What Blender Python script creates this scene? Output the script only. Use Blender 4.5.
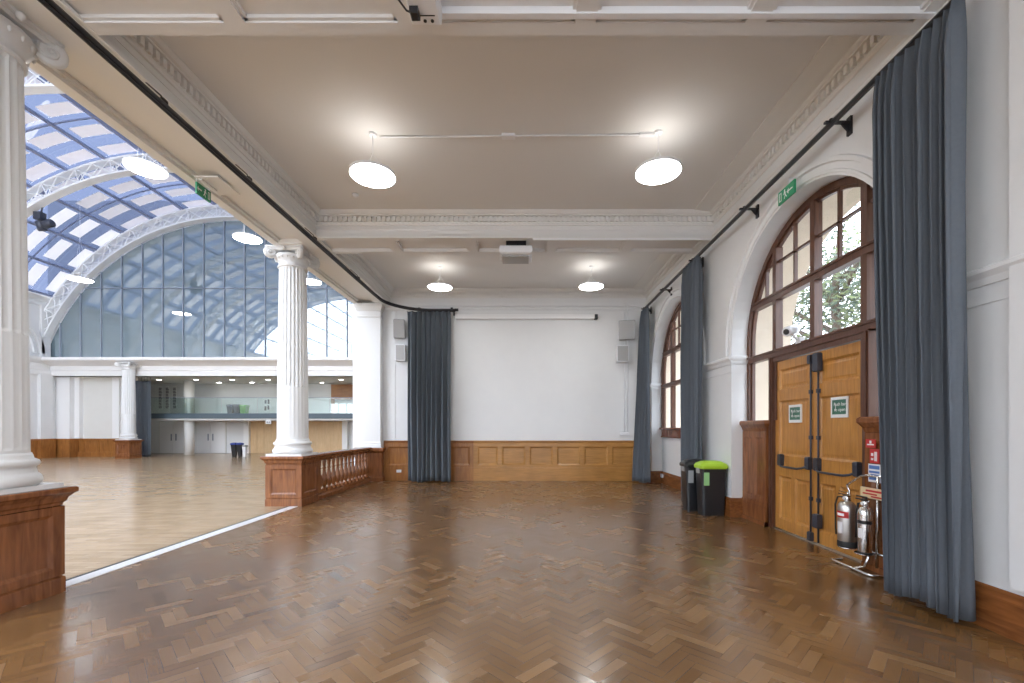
import bpy, bmesh, math, random
from mathutils import Vector, Matrix
PI = math.pi
R = random.Random(7)
sc = bpy.context.scene
for o in list(bpy.data.objects): bpy.data.objects.remove(o)

# ---------------- camera, world, light, exposure ----------------
FPX, VX, VY, CAMH = 435.0, 524.0, 428.0, 1.5
cam = bpy.data.cameras.new('camera'); camo = bpy.data.objects.new('camera', cam)
sc.collection.objects.link(camo); sc.camera = camo
camo.location = (0, 0, CAMH); camo.rotation_euler = (PI/2, 0, 0)
cam.sensor_fit = 'HORIZONTAL'; cam.sensor_width = 36; cam.lens = FPX*36/1024
cam.shift_x = -(VX-512)/1024; cam.shift_y = (VY-341.5)/1024
cam.clip_start = .02; cam.clip_end = 300
w = bpy.data.worlds.new('world'); sc.world = w; w.use_nodes = True
wn = w.node_tree.nodes; wl = w.node_tree.links
bg = wn['Background']
tc = wn.new('ShaderNodeTexCoord'); sep = wn.new('ShaderNodeSeparateXYZ')
ramp = wn.new('ShaderNodeValToRGB')
wl.new(tc.outputs['Generated'], sep.inputs[0]); wl.new(sep.outputs['Z'], ramp.inputs[0])
ramp.color_ramp.elements[0].position = 0.0; ramp.color_ramp.elements[0].color = (.93, .95, .98, 1)
ramp.color_ramp.elements[1].position = 0.8; ramp.color_ramp.elements[1].color = (.84, .90, 1.0, 1)
wl.new(ramp.outputs[0], bg.inputs['Color']); bg.inputs['Strength'].default_value = 5.0
sc.view_settings.view_transform = 'Standard'; sc.view_settings.look = 'None'
sc.view_settings.gamma = 1; sc.view_settings.use_curve_mapping = False
sc.view_settings.exposure = 0.62
cy = sc.cycles
cy.use_denoising = True; cy.max_bounces = 10; cy.diffuse_bounces = 5; cy.glossy_bounces = 4
cy.transmission_bounces = 6; cy.transparent_max_bounces = 12
cy.caustics_reflective = False; cy.caustics_refractive = False; cy.sample_clamp_indirect = 6

def at(x, y, Y): return Vector(((x-VX)/FPX*Y, Y, CAMH+(VY-y)/FPX*Y))

# ---------------- materials ----------------
M = {}
def mat(name, col, rough=.5, metal=0, spec=.5, noise=None, bump=0, nscale=8, coat=0):
    m = bpy.data.materials.new(name); m.use_nodes = True; M[name] = m
    n, l = m.node_tree.nodes, m.node_tree.links
    p = n['Principled BSDF']
    p.inputs['Base Color'].default_value = (*col, 1); p.inputs['Roughness'].default_value = rough
    p.inputs['Metallic'].default_value = metal; p.inputs['Specular IOR Level'].default_value = spec
    p.inputs['Coat Weight'].default_value = coat
    if noise is not None or bump:
        t = n.new('ShaderNodeTexCoord'); nt = n.new('ShaderNodeTexNoise')
        nt.inputs['Scale'].default_value = nscale; nt.inputs['Detail'].default_value = 4
        l.new(t.outputs['Object'], nt.inputs['Vector'])
        if noise is not None:
            mx = n.new('ShaderNodeMix'); mx.data_type = 'RGBA'
            mx.inputs[6].default_value = (*col, 1); mx.inputs[7].default_value = (*noise, 1)
            l.new(nt.outputs['Fac'], mx.inputs[0]); l.new(mx.outputs[2], p.inputs['Base Color'])
        if bump:
            b = n.new('ShaderNodeBump'); b.inputs['Strength'].default_value = bump; b.inputs['Distance'].default_value = .01
            l.new(nt.outputs['Fac'], b.inputs['Height']); l.new(b.outputs[0], p.inputs['Normal'])
    return m
def wood(name, c1, c2, stretch=(14, 14, 1.2), rough=.35, patch=.35, dark=None):
    m = bpy.data.materials.new(name); m.use_nodes = True; M[name] = m
    n, l = m.node_tree.nodes, m.node_tree.links; p = n['Principled BSDF']
    t = n.new('ShaderNodeTexCoord'); mp = n.new('ShaderNodeMapping'); mp.inputs['Scale'].default_value = stretch
    nt = n.new('ShaderNodeTexNoise'); nt.inputs['Scale'].default_value = 2.5; nt.inputs['Detail'].default_value = 6; nt.inputs['Distortion'].default_value = .6
    n2 = n.new('ShaderNodeTexNoise'); n2.inputs['Scale'].default_value = 2.2; n2.inputs['Detail'].default_value = 2
    l.new(t.outputs['Object'], mp.inputs[0]); l.new(mp.outputs[0], nt.inputs['Vector']); l.new(t.outputs['Object'], n2.inputs['Vector'])
    r = n.new('ShaderNodeValToRGB'); r.color_ramp.elements[0].position = .3; r.color_ramp.elements[1].position = .7
    r.color_ramp.elements[0].color = (*c1, 1); r.color_ramp.elements[1].color = (*c2, 1)
    l.new(nt.outputs['Fac'], r.inputs[0])
    mx = n.new('ShaderNodeMix'); mx.data_type = 'RGBA'; mx.blend_type = 'MULTIPLY'; mx.inputs[0].default_value = patch
    r2 = n.new('ShaderNodeValToRGB'); r2.color_ramp.elements[0].position = .3; r2.color_ramp.elements[1].position = .65
    r2.color_ramp.elements[0].color = (.45, .4, .38, 1); r2.color_ramp.elements[1].color = (1, 1, 1, 1)
    l.new(n2.outputs['Fac'], r2.inputs[0]); l.new(r.outputs[0], mx.inputs[6]); l.new(r2.outputs[0], mx.inputs[7])
    l.new(mx.outputs[2], p.inputs['Base Color']); p.inputs['Roughness'].default_value = rough
    return m
def emit(name, col, s):
    m = bpy.data.materials.new(name); m.use_nodes = True; M[name] = m
    n, l = m.node_tree.nodes, m.node_tree.links; n.clear()
    e = n.new('ShaderNodeEmission'); e.inputs[0].default_value = (*col, 1); e.inputs[1].default_value = s
    o = n.new('ShaderNodeOutputMaterial'); l.new(e.outputs[0], o.inputs[0]); return m
def glass(name, tint, gl=.06, rough=.02, glcol=(1, 1, 1)):
    m = bpy.data.materials.new(name); m.use_nodes = True; M[name] = m
    n, l = m.node_tree.nodes, m.node_tree.links; n.clear()
    a = n.new('ShaderNodeBsdfTransparent'); a.inputs[0].default_value = (*tint, 1)
    g = n.new('ShaderNodeBsdfGlossy'); g.inputs['Roughness'].default_value = rough; g.inputs[0].default_value = (*glcol, 1)
    x = n.new('ShaderNodeMixShader'); x.inputs[0].default_value = gl
    o = n.new('ShaderNodeOutputMaterial')
    l.new(a.outputs[0], x.inputs[1]); l.new(g.outputs[0], x.inputs[2]); l.new(x.outputs[0], o.inputs[0]); return m

mat('wall_paint', (.78, .79, .79), .55, noise=(.74, .75, .755), nscale=3)
mat('wall_cream', (.74, .735, .70), .55, noise=(.70, .695, .66), nscale=3)
mat('ceiling_paint', (.75, .745, .735), .7, noise=(.72, .715, .705), nscale=1.2)
mat('moulding_paint', (.77, .765, .745), .5)
mat('column_paint', (.73, .74, .74), .38)
mat('stone_cream', (.80, .70, .56), .8, noise=(.70, .60, .47), nscale=5)
wood('oak', (.42, .185, .04), (.60, .29, .07), rough=.3)
wood('oak_rail', (.30, .12, .03), (.44, .19, .05), (1.2, 14, 14), rough=.3)
wood('panelling', (.26, .10, .025), (.42, .18, .05), (9, 9, 1.0), rough=.28)
wood('panelling_gold', (.36, .17, .04), (.50, .25, .07), (1.0, 9, 14), rough=.28)
wood('mahogany', (.13, .035, .014), (.25, .075, .03), rough=.25)
wood('window_wood', (.085, .034, .02), (.15, .066, .04), rough=.35)
wood('pedestal_wood', (.16, .055, .02), (.31, .118, .04), (8, 8, 1.0), rough=.25)
wood('skirting_wood', (.15, .05, .015), (.30, .11, .03), (6, 1.2, 9), rough=.25)
wood('pale_wood', (.62, .42, .22), (.72, .52, .30), rough=.45, patch=.1)
mat('curtain_cloth', (.105, .120, .140), .85, noise=(.125, .142, .163), nscale=40, spec=.2)
mat('black_metal', (.012, .012, .015), .35)
mat('slate_metal', (.055, .062, .085), .4, metal=.3)
mat('chrome', (.75, .74, .72), .15, metal=1)
mat('brushed_steel', (.62, .60, .57), .3, metal=1)
mat('black_plastic', (.018, .019, .022), .32)
mat('lime_plastic', (.42, .68, .04), .35)
mat('green_plastic', (.12, .38, .05), .4)
mat('green_sign', (.02, .28, .13), .4)
mat('dark_green_sign', (.05, .16, .11), .4)
mat('white_paint', (.84, .84, .84), .4)
mat('white_plastic', (.80, .81, .83), .35)
mat('grey_plastic', (.38, .38, .38), .5)
mat('label_grey', (.35, .37, .38), .5)
mat('label_green', (.30, .60, .25), .5)
mat('red_plastic', (.55, .03, .03), .35)
mat('blue_label', (.10, .22, .55), .4)
mat('cream_label', (.80, .66, .40), .5)
mat('blue_plastic', (.03, .06, .30), .4)
mat('rubber', (.02, .02, .02), .6)
mat('truss_paint', (.88, .90, .92), .4)
mat('roof_steel', (.26, .30, .44), .5)
mat('mullion', (.28, .32, .39), .4)
mat('slate_panel', (.10, .14, .17), .5)
mat('strip_white', (.72, .72, .73), .3)
mat('asphalt', (.35, .34, .32), .9)
mat('bark', (.10, .07, .05), .9)
mat('leaf_a', (.045, .075, .04), .6); mat('leaf_b', (.12, .15, .045), .6)
mat('plant_leaf', (.10, .30, .06), .5)
mat('picture_dark', (.06, .06, .07), .5)
emit('lamp_glow', (1, .985, .96), 17.0)
emit('lamp_up', (1, .95, .89), 8.0)
emit('downlight_glow', (1, .97, .9), 12)
glass('window_glass', (.93, .95, .98), .05)
glass('rail_glass', (.88, .95, .93), .10)
glass('roof_glass', (.050, .062, .100), .04)
glass('clear_roof_glass', (.85, .88, .92), .04)
# blinds: thin white cloth, lit by the sky through it
def translucent(name, col, f=.65, tr=.0):
    m = bpy.data.materials.new(name); m.use_nodes = True; M[name] = m
    n, l = m.node_tree.nodes, m.node_tree.links; n.clear()
    a = n.new('ShaderNodeBsdfTranslucent'); a.inputs[0].default_value = (*col, 1)
    g = n.new('ShaderNodeBsdfDiffuse'); g.inputs[0].default_value = (*col, 1)
    x = n.new('ShaderNodeMixShader'); x.inputs[0].default_value = 1-f
    t = n.new('ShaderNodeBsdfTransparent'); y = n.new('ShaderNodeMixShader'); y.inputs[0].default_value = tr
    o = n.new('ShaderNodeOutputMaterial')
    l.new(a.outputs[0], x.inputs[1]); l.new(g.outputs[0], x.inputs[2])
    l.new(x.outputs[0], y.inputs[1]); l.new(t.outputs[0], y.inputs[2]); l.new(y.outputs[0], o.inputs[0]); return m
translucent('blind_cloth', (.86, .85, .92), .048, .0)
translucent('thin_blind_cloth', (.90, .90, .96), .09, .0)
# end wall glazing: dark tinted, mirrors the vault
def endglass():
    m = bpy.data.materials.new('tinted_glazing'); m.use_nodes = True; M['tinted_glazing'] = m
    n, l = m.node_tree.nodes, m.node_tree.links; n.clear()
    d = n.new('ShaderNodeBsdfDiffuse'); d.inputs[0].default_value = (.17, .23, .26, 1)
    g = n.new('ShaderNodeBsdfGlossy'); g.inputs['Roughness'].default_value = .02; g.inputs[0].default_value = (.9, .97, 1, 1)
    x = n.new('ShaderNodeMixShader'); x.inputs[0].default_value = .3
    o = n.new('ShaderNodeOutputMaterial')
    l.new(d.outputs[0], x.inputs[1]); l.new(g.outputs[0], x.inputs[2]); l.new(x.outputs[0], o.inputs[0])
endglass()
def parquet():
    m = bpy.data.materials.new('parquet'); m.use_nodes = True; M['parquet'] = m
    n, l = m.node_tree.nodes, m.node_tree.links; p = n['Principled BSDF']
    a = n.new('ShaderNodeAttribute'); a.attribute_name = 'tone'
    uv = n.new('ShaderNodeUVMap'); uv.uv_map = 'UVMap'
    mp = n.new('ShaderNodeMapping'); mp.inputs['Scale'].default_value = (5, 60, 1)
    nt = n.new('ShaderNodeTexNoise'); nt.inputs['Scale'].default_value = 1; nt.inputs['Detail'].default_value = 5
    l.new(uv.outputs[0], mp.inputs[0]); l.new(mp.outputs[0], nt.inputs['Vector'])
    r = n.new('ShaderNodeValToRGB'); e = r.color_ramp.elements
    e[0].position = 0; e[0].color = (.10, .048, .016, 1); e[1].position = 1; e[1].color = (.36, .205, .078, 1)
    k = r.color_ramp.elements.new(.5); k.color = (.20, .102, .036, 1)
    ma = n.new('ShaderNodeMath'); ma.operation = 'MULTIPLY_ADD'; ma.inputs[1].default_value = .45
    s = n.new('ShaderNodeMath'); s.operation = 'MULTIPLY_ADD'; s.inputs[1].default_value = .52; s.inputs[2].default_value = -.02
    l.new(a.outputs['Fac'], s.inputs[0]); l.new(nt.outputs['Fac'], ma.inputs[0]); l.new(s.outputs[0], ma.inputs[2]); l.new(ma.outputs[0], r.inputs[0])
    # wear in big soft patches
    tcn = n.new('ShaderNodeTexCoord'); n3 = n.new('ShaderNodeTexNoise'); n3.inputs['Scale'].default_value = .9; n3.inputs['Detail'].default_value = 3
    l.new(tcn.outputs['Object'], n3.inputs['Vector'])
    mx = n.new('ShaderNodeMix'); mx.data_type = 'RGBA'; mx.blend_type = 'MULTIPLY'; mx.inputs[0].default_value = .5
    r2 = n.new('ShaderNodeValToRGB'); r2.color_ramp.elements[0].position = .35; r2.color_ramp.elements[1].position = .65
    r2.color_ramp.elements[0].color = (.62, .6, .58, 1); r2.color_ramp.elements[1].color = (1.05, 1.05, 1.05, 1)
    l.new(n3.outputs['Fac'], r2.inputs[0]); l.new(r.outputs[0], mx.inputs[6]); l.new(r2.outputs[0], mx.inputs[7])
    # joints
    su = n.new('ShaderNodeSeparateXYZ'); l.new(uv.outputs[0], su.inputs[0])
    fr = n.new('ShaderNodeMath'); fr.operation = 'FRACT'; l.new(su.outputs[1], fr.inputs[0])
    pp = n.new('ShaderNodeMath'); pp.operation = 'PINGPONG'; pp.inputs[1].default_value = .5; l.new(fr.outputs[0], pp.inputs[0])
    gt = n.new('ShaderNodeMath'); gt.operation = 'LESS_THAN'; gt.inputs[1].default_value = .03; l.new(pp.outputs[0], gt.inputs[0])
    mj = n.new('ShaderNodeMix'); mj.data_type = 'RGBA'; mj.inputs[7].default_value = (.05, .02, .008, 1)
    sj = n.new('ShaderNodeMath'); sj.operation = 'MULTIPLY'; sj.inputs[1].default_value = .6; l.new(gt.outputs[0], sj.inputs[0])
    l.new(sj.outputs[0], mj.inputs[0]); l.new(mx.outputs[2], mj.inputs[6]); l.new(mj.outputs[2], p.inputs['Base Color'])
    rr = n.new('ShaderNodeMath'); rr.operation = 'MULTIPLY_ADD'; rr.inputs[1].default_value = .10; rr.inputs[2].default_value = .13
    l.new(n3.outputs['Fac'], rr.inputs[0])
    rt = n.new('ShaderNodeMath'); rt.operation = 'MULTIPLY_ADD'; rt.inputs[1].default_value = .13; l.new(a.outputs['Fac'], rt.inputs[0]); l.new(rr.outputs[0], rt.inputs[2])
    l.new(rt.outputs[0], p.inputs['Roughness'])
    p.inputs['Specular IOR Level'].default_value = .9; p.inputs['IOR'].default_value = 1.6
    b = n.new('ShaderNodeBump'); b.inputs['Strength'].default_value = .10; b.inputs['Distance'].default_value = .0015
    l.new(a.outputs['Fac'], b.inputs['Height'])
    nb = n.new('ShaderNodeTexNoise'); nb.inputs['Scale'].default_value = 9; l.new(tcn.outputs['Object'], nb.inputs['Vector'])
    b2 = n.new('ShaderNodeBump'); b2.inputs['Strength'].default_value = .12; b2.inputs['Distance'].default_value = .006
    l.new(nb.outputs['Fac'], b2.inputs['Height']); l.new(b.outputs[0], b2.inputs['Normal']); l.new(b2.outputs[0], p.inputs['Normal'])
parquet()
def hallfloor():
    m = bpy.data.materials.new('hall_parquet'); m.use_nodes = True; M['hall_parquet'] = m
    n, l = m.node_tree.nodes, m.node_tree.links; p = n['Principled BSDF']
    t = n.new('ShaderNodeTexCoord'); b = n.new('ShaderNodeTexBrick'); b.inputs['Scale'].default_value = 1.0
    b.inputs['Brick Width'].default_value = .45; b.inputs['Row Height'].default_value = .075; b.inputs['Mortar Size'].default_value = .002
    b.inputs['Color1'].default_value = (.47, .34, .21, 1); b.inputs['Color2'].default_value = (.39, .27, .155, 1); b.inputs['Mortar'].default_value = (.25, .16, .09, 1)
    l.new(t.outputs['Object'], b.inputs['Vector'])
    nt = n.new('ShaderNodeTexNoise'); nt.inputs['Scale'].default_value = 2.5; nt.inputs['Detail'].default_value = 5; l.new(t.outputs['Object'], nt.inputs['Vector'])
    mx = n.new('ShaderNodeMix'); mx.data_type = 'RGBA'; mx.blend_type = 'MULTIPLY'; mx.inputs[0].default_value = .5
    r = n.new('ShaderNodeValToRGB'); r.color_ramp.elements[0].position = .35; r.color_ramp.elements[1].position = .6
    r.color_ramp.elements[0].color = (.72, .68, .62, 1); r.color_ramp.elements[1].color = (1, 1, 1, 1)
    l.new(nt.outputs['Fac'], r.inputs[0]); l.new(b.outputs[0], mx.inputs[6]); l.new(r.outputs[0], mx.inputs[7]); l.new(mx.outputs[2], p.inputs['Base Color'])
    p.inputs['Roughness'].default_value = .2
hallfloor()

# ---------------- mesh helpers ----------------
class MB:
    def __init__(s): s.v = []; s.f = []; s.s = []
    def add(s, vs, fs, smooth=False, mtx=None):
        b = len(s.v)
        s.v += [tuple(mtx @ Vector(v)) if mtx else tuple(v) for v in vs]
        s.f += [tuple(i+b for i in f) for f in fs]; s.s += [smooth]*len(fs); return s
    def box(s, x0, x1, y0, y1, z0, z1, mtx=None, bev=0):
        if bev:
            pr = [(0, z0), (bev, z0), ]  # bevelled top and bottom rims
            prof = [(bev, z0), (0, z0+bev), (0, z1-bev), (bev, z1)]
            rings = [[(x0+d, y0+d, z), (x1-d, y0+d, z), (x1-d, y1-d, z), (x0+d, y1-d, z)] for d, z in prof]
            return s.loft(rings, True, True, mtx=mtx)
        vs = [(x, y, z) for z in (z0, z1) for y in (y0, y1) for x in (x0, x1)]
        return s.add(vs, [(0, 2, 3, 1), (4, 5, 7, 6), (0, 1, 5, 4), (2, 6, 7, 3), (0, 4, 6, 2), (1, 3, 7, 5)], mtx=mtx)
    def loft(s, rings, closed=True, caps=True, smooth=False, mtx=None):
        n = len(rings[0]); vs = [p for r in rings for p in r]; fs = []
        for i in range(len(rings)-1):
            for j in range(n if closed else n-1):
                k = (j+1) % n; fs.append((i*n+j, i*n+k, (i+1)*n+k, (i+1)*n+j))
        b = len(s.v); s.add(vs, fs, smooth, mtx)
        if caps:
            s.f.append(tuple(b+i for i in reversed(range(n)))); s.s.append(False)
            s.f.append(tuple(b+(len(rings)-1)*n+i for i in range(n))); s.s.append(False)
        return s
    def lathe(s, prof, seg=32, c=(0, 0), mtx=None, smooth=True, caps=True):
        rings = [[(c[0]+r*math.cos(2*PI*j/seg), c[1]+r*math.sin(2*PI*j/seg), z) for j in range(seg)] for r, z in prof]
        return s.loft(rings, True, caps, smooth, mtx)
    def sq(s, prof, x0, x1, y0, y1):   # square moulded block: prof = (outset, z)
        rings = [[(x0-d, y0-d, z), (x1+d, y0-d, z), (x1+d, y1+d, z), (x0-d, y1+d, z)] for d, z in prof]
        return s.loft(rings, True, True)
    def tube(s, pts, r, seg=8, caps=True, smooth=True):
        pts = [Vector(p) for p in pts]; rings = []; up = None
        for i, p in enumerate(pts):
            a = pts[max(i-1, 0)]; b = pts[min(i+1, len(pts)-1)]; d = (b-a).normalized()
            if up is None: up = Vector((0, 0, 1)) if abs(d.z) < .9 else Vector((1, 0, 0))
            u = d.cross(up).normalized(); v = u.cross(d).normalized(); up = v
            rr = r[i] if isinstance(r, (list, tuple)) else r
            rings.append([p+u*rr*math.cos(2*PI*j/seg)+v*rr*math.sin(2*PI*j/seg) for j in range(seg)])
        return s.loft(rings, True, caps, smooth)
    def prism(s, poly, a0, a1, axis='x'):   # poly in the other two axes
        def q(p, a): return (a, p[0], p[1]) if axis == 'x' else ((p[0], a, p[1]) if axis == 'y' else (p[0], p[1], a))
        return s.loft([[q(p, a0) for p in poly], [q(p, a1) for p in poly]], True, True)
    def run(s, prof, p0, p1, nrm):          # profile (offset, z) swept from p0 to p1 (xy), offset along nrm
        rings = [[(p[0]+nrm[0]*d, p[1]+nrm[1]*d, z) for d, z in prof] for p in (p0, p1)]
        return s.loft(rings, True, True)
    def bevel(s, q, u0, u1, z0, z1, d0, d1, w):   # sunk panel with sloping moulded edge, q maps (u, z, depth)
        vs = [q(u0, z0, d0), q(u1, z0, d0), q(u1, z1, d0), q(u0, z1, d0), q(u0+w, z0+w, d1), q(u1-w, z0+w, d1), q(u1-w, z1-w, d1), q(u0+w, z1-w, d1)]
        return s.add(vs, [(0, 1, 5, 4), (1, 2, 6, 5), (2, 3, 7, 6), (3, 0, 4, 7), (4, 5, 6, 7)])
    def build(s, name, m, parent=None, autofix=True):
        me = bpy.data.meshes.new(name); me.from_pydata(s.v, [], s.f)
        me.polygons.foreach_set('use_smooth', s.s)
        if autofix:
            bm = bmesh.new(); bm.from_mesh(me); bmesh.ops.recalc_face_normals(bm, faces=bm.faces); bm.to_mesh(me); bm.free()
        me.materials.append(M[m]); me.update()
        o = bpy.data.objects.new(name, me); sc.collection.objects.link(o)
        if parent: o.parent = parent
        return o
def tag(o, label=None, cat=None, group=None, kind=None):
    if label: o['label'] = label
    if cat: o['category'] = cat
    if group: o['group'] = group
    if kind: o['kind'] = kind
    return o
def thing(name, label, cat, loc=(0, 0, 0), rz=0, group=None):
    o = bpy.data.objects.new(name, None); sc.collection.objects.link(o)
    o.location = loc; o.rotation_euler = (0, 0, rz); o.empty_display_size = .1
    return tag(o, label, cat, group)
def S(o): o['kind'] = 'structure'; return o
def dup(o, parent=None):
    c = o.copy(); sc.collection.objects.link(c)
    if parent: c.parent = parent
    for ch in list(o.children): dup(ch, c)
    return c
def textmesh(body, size, m, mtx, name='lettering', parent=None, ext=.0006, align='CENTER'):
    cu = bpy.data.curves.new(name, 'FONT'); cu.body = body; cu.size = size; cu.extrude = ext; cu.align_x = align; cu.align_y = 'CENTER'
    t = bpy.data.objects.new(name, cu); sc.collection.objects.link(t)
    bpy.context.view_layer.update()
    me = bpy.data.meshes.new_from_object(t.evaluated_get(bpy.context.evaluated_depsgraph_get()))
    bpy.data.objects.remove(t); me.transform(mtx); me.materials.clear(); me.materials.append(M[m])
    o = bpy.data.objects.new(name, me); sc.collection.objects.link(o)
    if parent: o.parent = parent
    return o
def facing_left(x, y, z):   # text frame on a plane that faces -X
    return Matrix(((0, 0, -1, x), (-1, 0, 0, y), (0, 1, 0, z), (0, 0, 0, 1)))
def facing_right(x, y, z):
    return Matrix(((0, 0, 1, x), (1, 0, 0, y), (0, 1, 0, z), (0, 0, 0, 1)))

# ---------------- dimensions ----------------
XR, XG = 3.5, 3.79            # right wall face, window plane
XL = -3.83                    # inner face of the colonnade beam
YB, YF = 12.45, -6.0          # far wall, wall behind the camera
ZS, ZC = 5.0, 5.45            # beam soffit, ceiling
ARC_R, ARC_Z = 1.67, 2.87
ARCS = [(10.25, 'window'), (5.67, 'door'), (1.23, 'window'), (-3.28, 'window')]
BEAMS = [(8.01, 8.75), (3.14, 3.88), (-1.73, -.99)]
ZIMP = 2.66
def arc_pts(yc, r, zc, a0, a1, n=28): return [(yc+r*math.cos(a0+(a1-a0)*i/n), zc+r*math.sin(a0+(a1-a0)*i/n)) for i in range(n+1)]

# ---------------- floor: herringbone blocks ----------------
def herringbone():
    n, wd = 4, .078; L = n*wd; bm = bmesh.new()
    uvl = bm.loops.layers.uv.new('UVMap'); cl = bm.loops.layers.float_color.new('tone')
    ca = math.sqrt(.5); N = 190
    def blk(i, j, horiz):
        x0, y0 = i*wd, j*wd
        dx, dy = (L, wd) if horiz else (wd, L)
        cs = [(x0, y0), (x0+dx, y0), (x0+dx, y0+dy), (x0, y0+dy)]
        cs = [((x-y)*ca, (x+y)*ca+OY) for x, y in cs]
        mx = sum(c[0] for c in cs)/4; my = sum(c[1] for c in cs)/4
        if mx < -4.6 or mx > XG+.3 or my < YF-.3 or my > YB+.3: return
        f = bm.faces.new([bm.verts.new((c[0], c[1], 0)) for c in cs])
        t = max(0, min(1, R.gauss(.5, .2))); o1 = R.random()*50; o2 = R.randrange(50)
        uv = [(0, 0), (L, 0), (L, 1), (0, 1)] if horiz else [(0, 0), (0, 1), (L, 1), (L, 0)]
        for k, lp in enumerate(f.loops):
            lp[uvl].uv = (uv[k][0]+o1, uv[k][1]*.98+.01+o2); lp[cl] = (t, t, t, 1)
    OY = 3.0
    for j in range(-N, N):
        for i0 in range(-N, N):
            if (i0-j) % (2*n) == 0: blk(i0, j, True)
    for c in range(-N, N):
        for m_ in range(-60, 60):
            r0 = c-2*n+1+2*n*m_
            if -N < r0 < N: blk(c, r0, False)
    for co, no in (((-4.32, 0, 0), (-1, 0, 0)), ((XG+.05, 0, 0), (1, 0, 0)), ((0, YB, 0), (0, 1, 0)), ((0, YF, 0), (0, -1, 0))):
        bmesh.ops.bisect_plane(bm, geom=bm.verts[:]+bm.edges[:]+bm.faces[:], plane_co=co, plane_no=no, clear_outer=True)
    me = bpy.data.meshes.new('floor'); bm.to_mesh(me); bm.free(); me.materials.append(M['parquet'])
    o = bpy.data.objects.new('floor', me); sc.collection.objects.link(o); return S(o)
herringbone()
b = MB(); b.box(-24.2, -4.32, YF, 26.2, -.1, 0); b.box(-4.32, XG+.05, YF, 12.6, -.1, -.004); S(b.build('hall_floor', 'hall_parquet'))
b = MB(); b.box(-4.47, -4.31, YF, 8.3, .0, .006); S(b.build('trim_1', 'strip_white'))
b = MB(); b.box(-4.52, -4.47, YF, 8.3, .0, .005); S(b.build('trim_2', 'rubber'))

# ---------------- right wall with arches ----------------
def wall_poly():
    p = [(YF, 0)]
    for yc, k in sorted(ARCS):
        p += [(yc-ARC_R, 0)] + arc_pts(yc, ARC_R, ARC_Z, PI, 0, 36) + [(yc+ARC_R, 0)]
    return p + [(YB+.3, 0), (YB+.3, ZC+.2), (YF, ZC+.2)]
b = MB(); b.prism(wall_poly(), XR, XG+.09, 'x'); S(b.build('wall_right', 'wall_paint'))
b = MB(); b.prism(wall_poly(), XG+.09, 4.5, 'x'); S(b.build('wall_exterior', 'stone_cream'))
# archivolts and impost band
b = MB()
for yc, k in ARCS:
    for r0, r1, d in ((ARC_R+.02, ARC_R+.07, .015), (ARC_R+.13, ARC_R+.2, .035)):
        n = 40
        rings = []
        for i in range(n+1):
            a = PI*i/n; c, s_ = math.cos(a), math.sin(a)
            rings.append([(XR+.01, yc+r0*c, ARC_Z+r0*s_), (XR-d, yc+(r0+.012)*c, ARC_Z+(r0+.012)*s_), (XR-d, yc+(r1-.012)*c, ARC_Z+(r1-.012)*s_), (XR+.01, yc+r1*c, ARC_Z+r1*s_)])
        b.loft(rings, True, True)
        for sg in (-1, 1):
            ya, yb_ = sorted((yc+sg*r0, yc+sg*r1)); b.box(XR-d, XR+.01, ya, yb_, ZIMP+.06, ARC_Z)
S(b.build('trim_3', 'wall_paint'))
imp = [(-.01, 2.44), (.012, 2.44), (.012, 2.47), (-.01, 2.47)]
imp2 = [(-.01, 2.58), (.018, 2.58), (.03, 2.63), (.06, 2.67), (.06, 2.70), (.03, 2.72), (-.01, 2.72)]
b = MB()
edges = []; prev = YF
for yc, k in sorted(ARCS): edges.append((prev, yc-ARC_R)); prev = yc+ARC_R
edges.append((prev, YB))
for y0, y1 in edges:
    for pr in (imp, imp2):
        b.run(pr, (XR, y0-(.03 if y0 > YF else 0)), (XR, y1+(.03 if y1 < YB else 0)), (-1, 0))
for yc, k in ARCS:
    for sg in (-1, 1):
        for pr in (imp, imp2):
            b.run([(d*.7, z) for d, z in pr], (XR-.02, yc+sg*ARC_R), (XG, yc+sg*ARC_R), (0, -sg))
S(b.build('trim_4', 'wall_paint'))
# shallow pilaster strips on the right wall
b = MB(); b.box(XR-.04, XR+.01, YF+.1, YF+.8, 0, ZS)
b.box(XR-.045, XR+.01, 2.93, 3.10, .36, ZS-.1, )
S(b.build('trim_5', 'wall_paint'))
sk = [(-.01, 0), (.045, 0), (.045, .26), (.035, .275), (.03, .30), (.012, .32), (-.01, .32)]
b = MB()
for y0, y1 in edges: b.run(sk, (XR, y0), (XR, y1), (-1, 0))
for yc, k in ARCS:
    for sg in (-1, 1): b.run(sk, (XR-.045, yc+sg*(ARC_R)), (XG, yc+sg*(ARC_R)), (0, -sg))
    if k == 'window': b.run(sk, (XG, yc-ARC_R), (XG, yc+ARC_R), (-1, 0))
S(b.build('baseboard_right', 'skirting_wood'))
b = MB()
for yc, k in ARCS:
    if k == 'window': b.box(XG, XG+.09, yc-ARC_R-.01, yc+ARC_R+.01, 0, 1.25)
S(b.build('wall_under_windows', 'wall_paint'))

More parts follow.
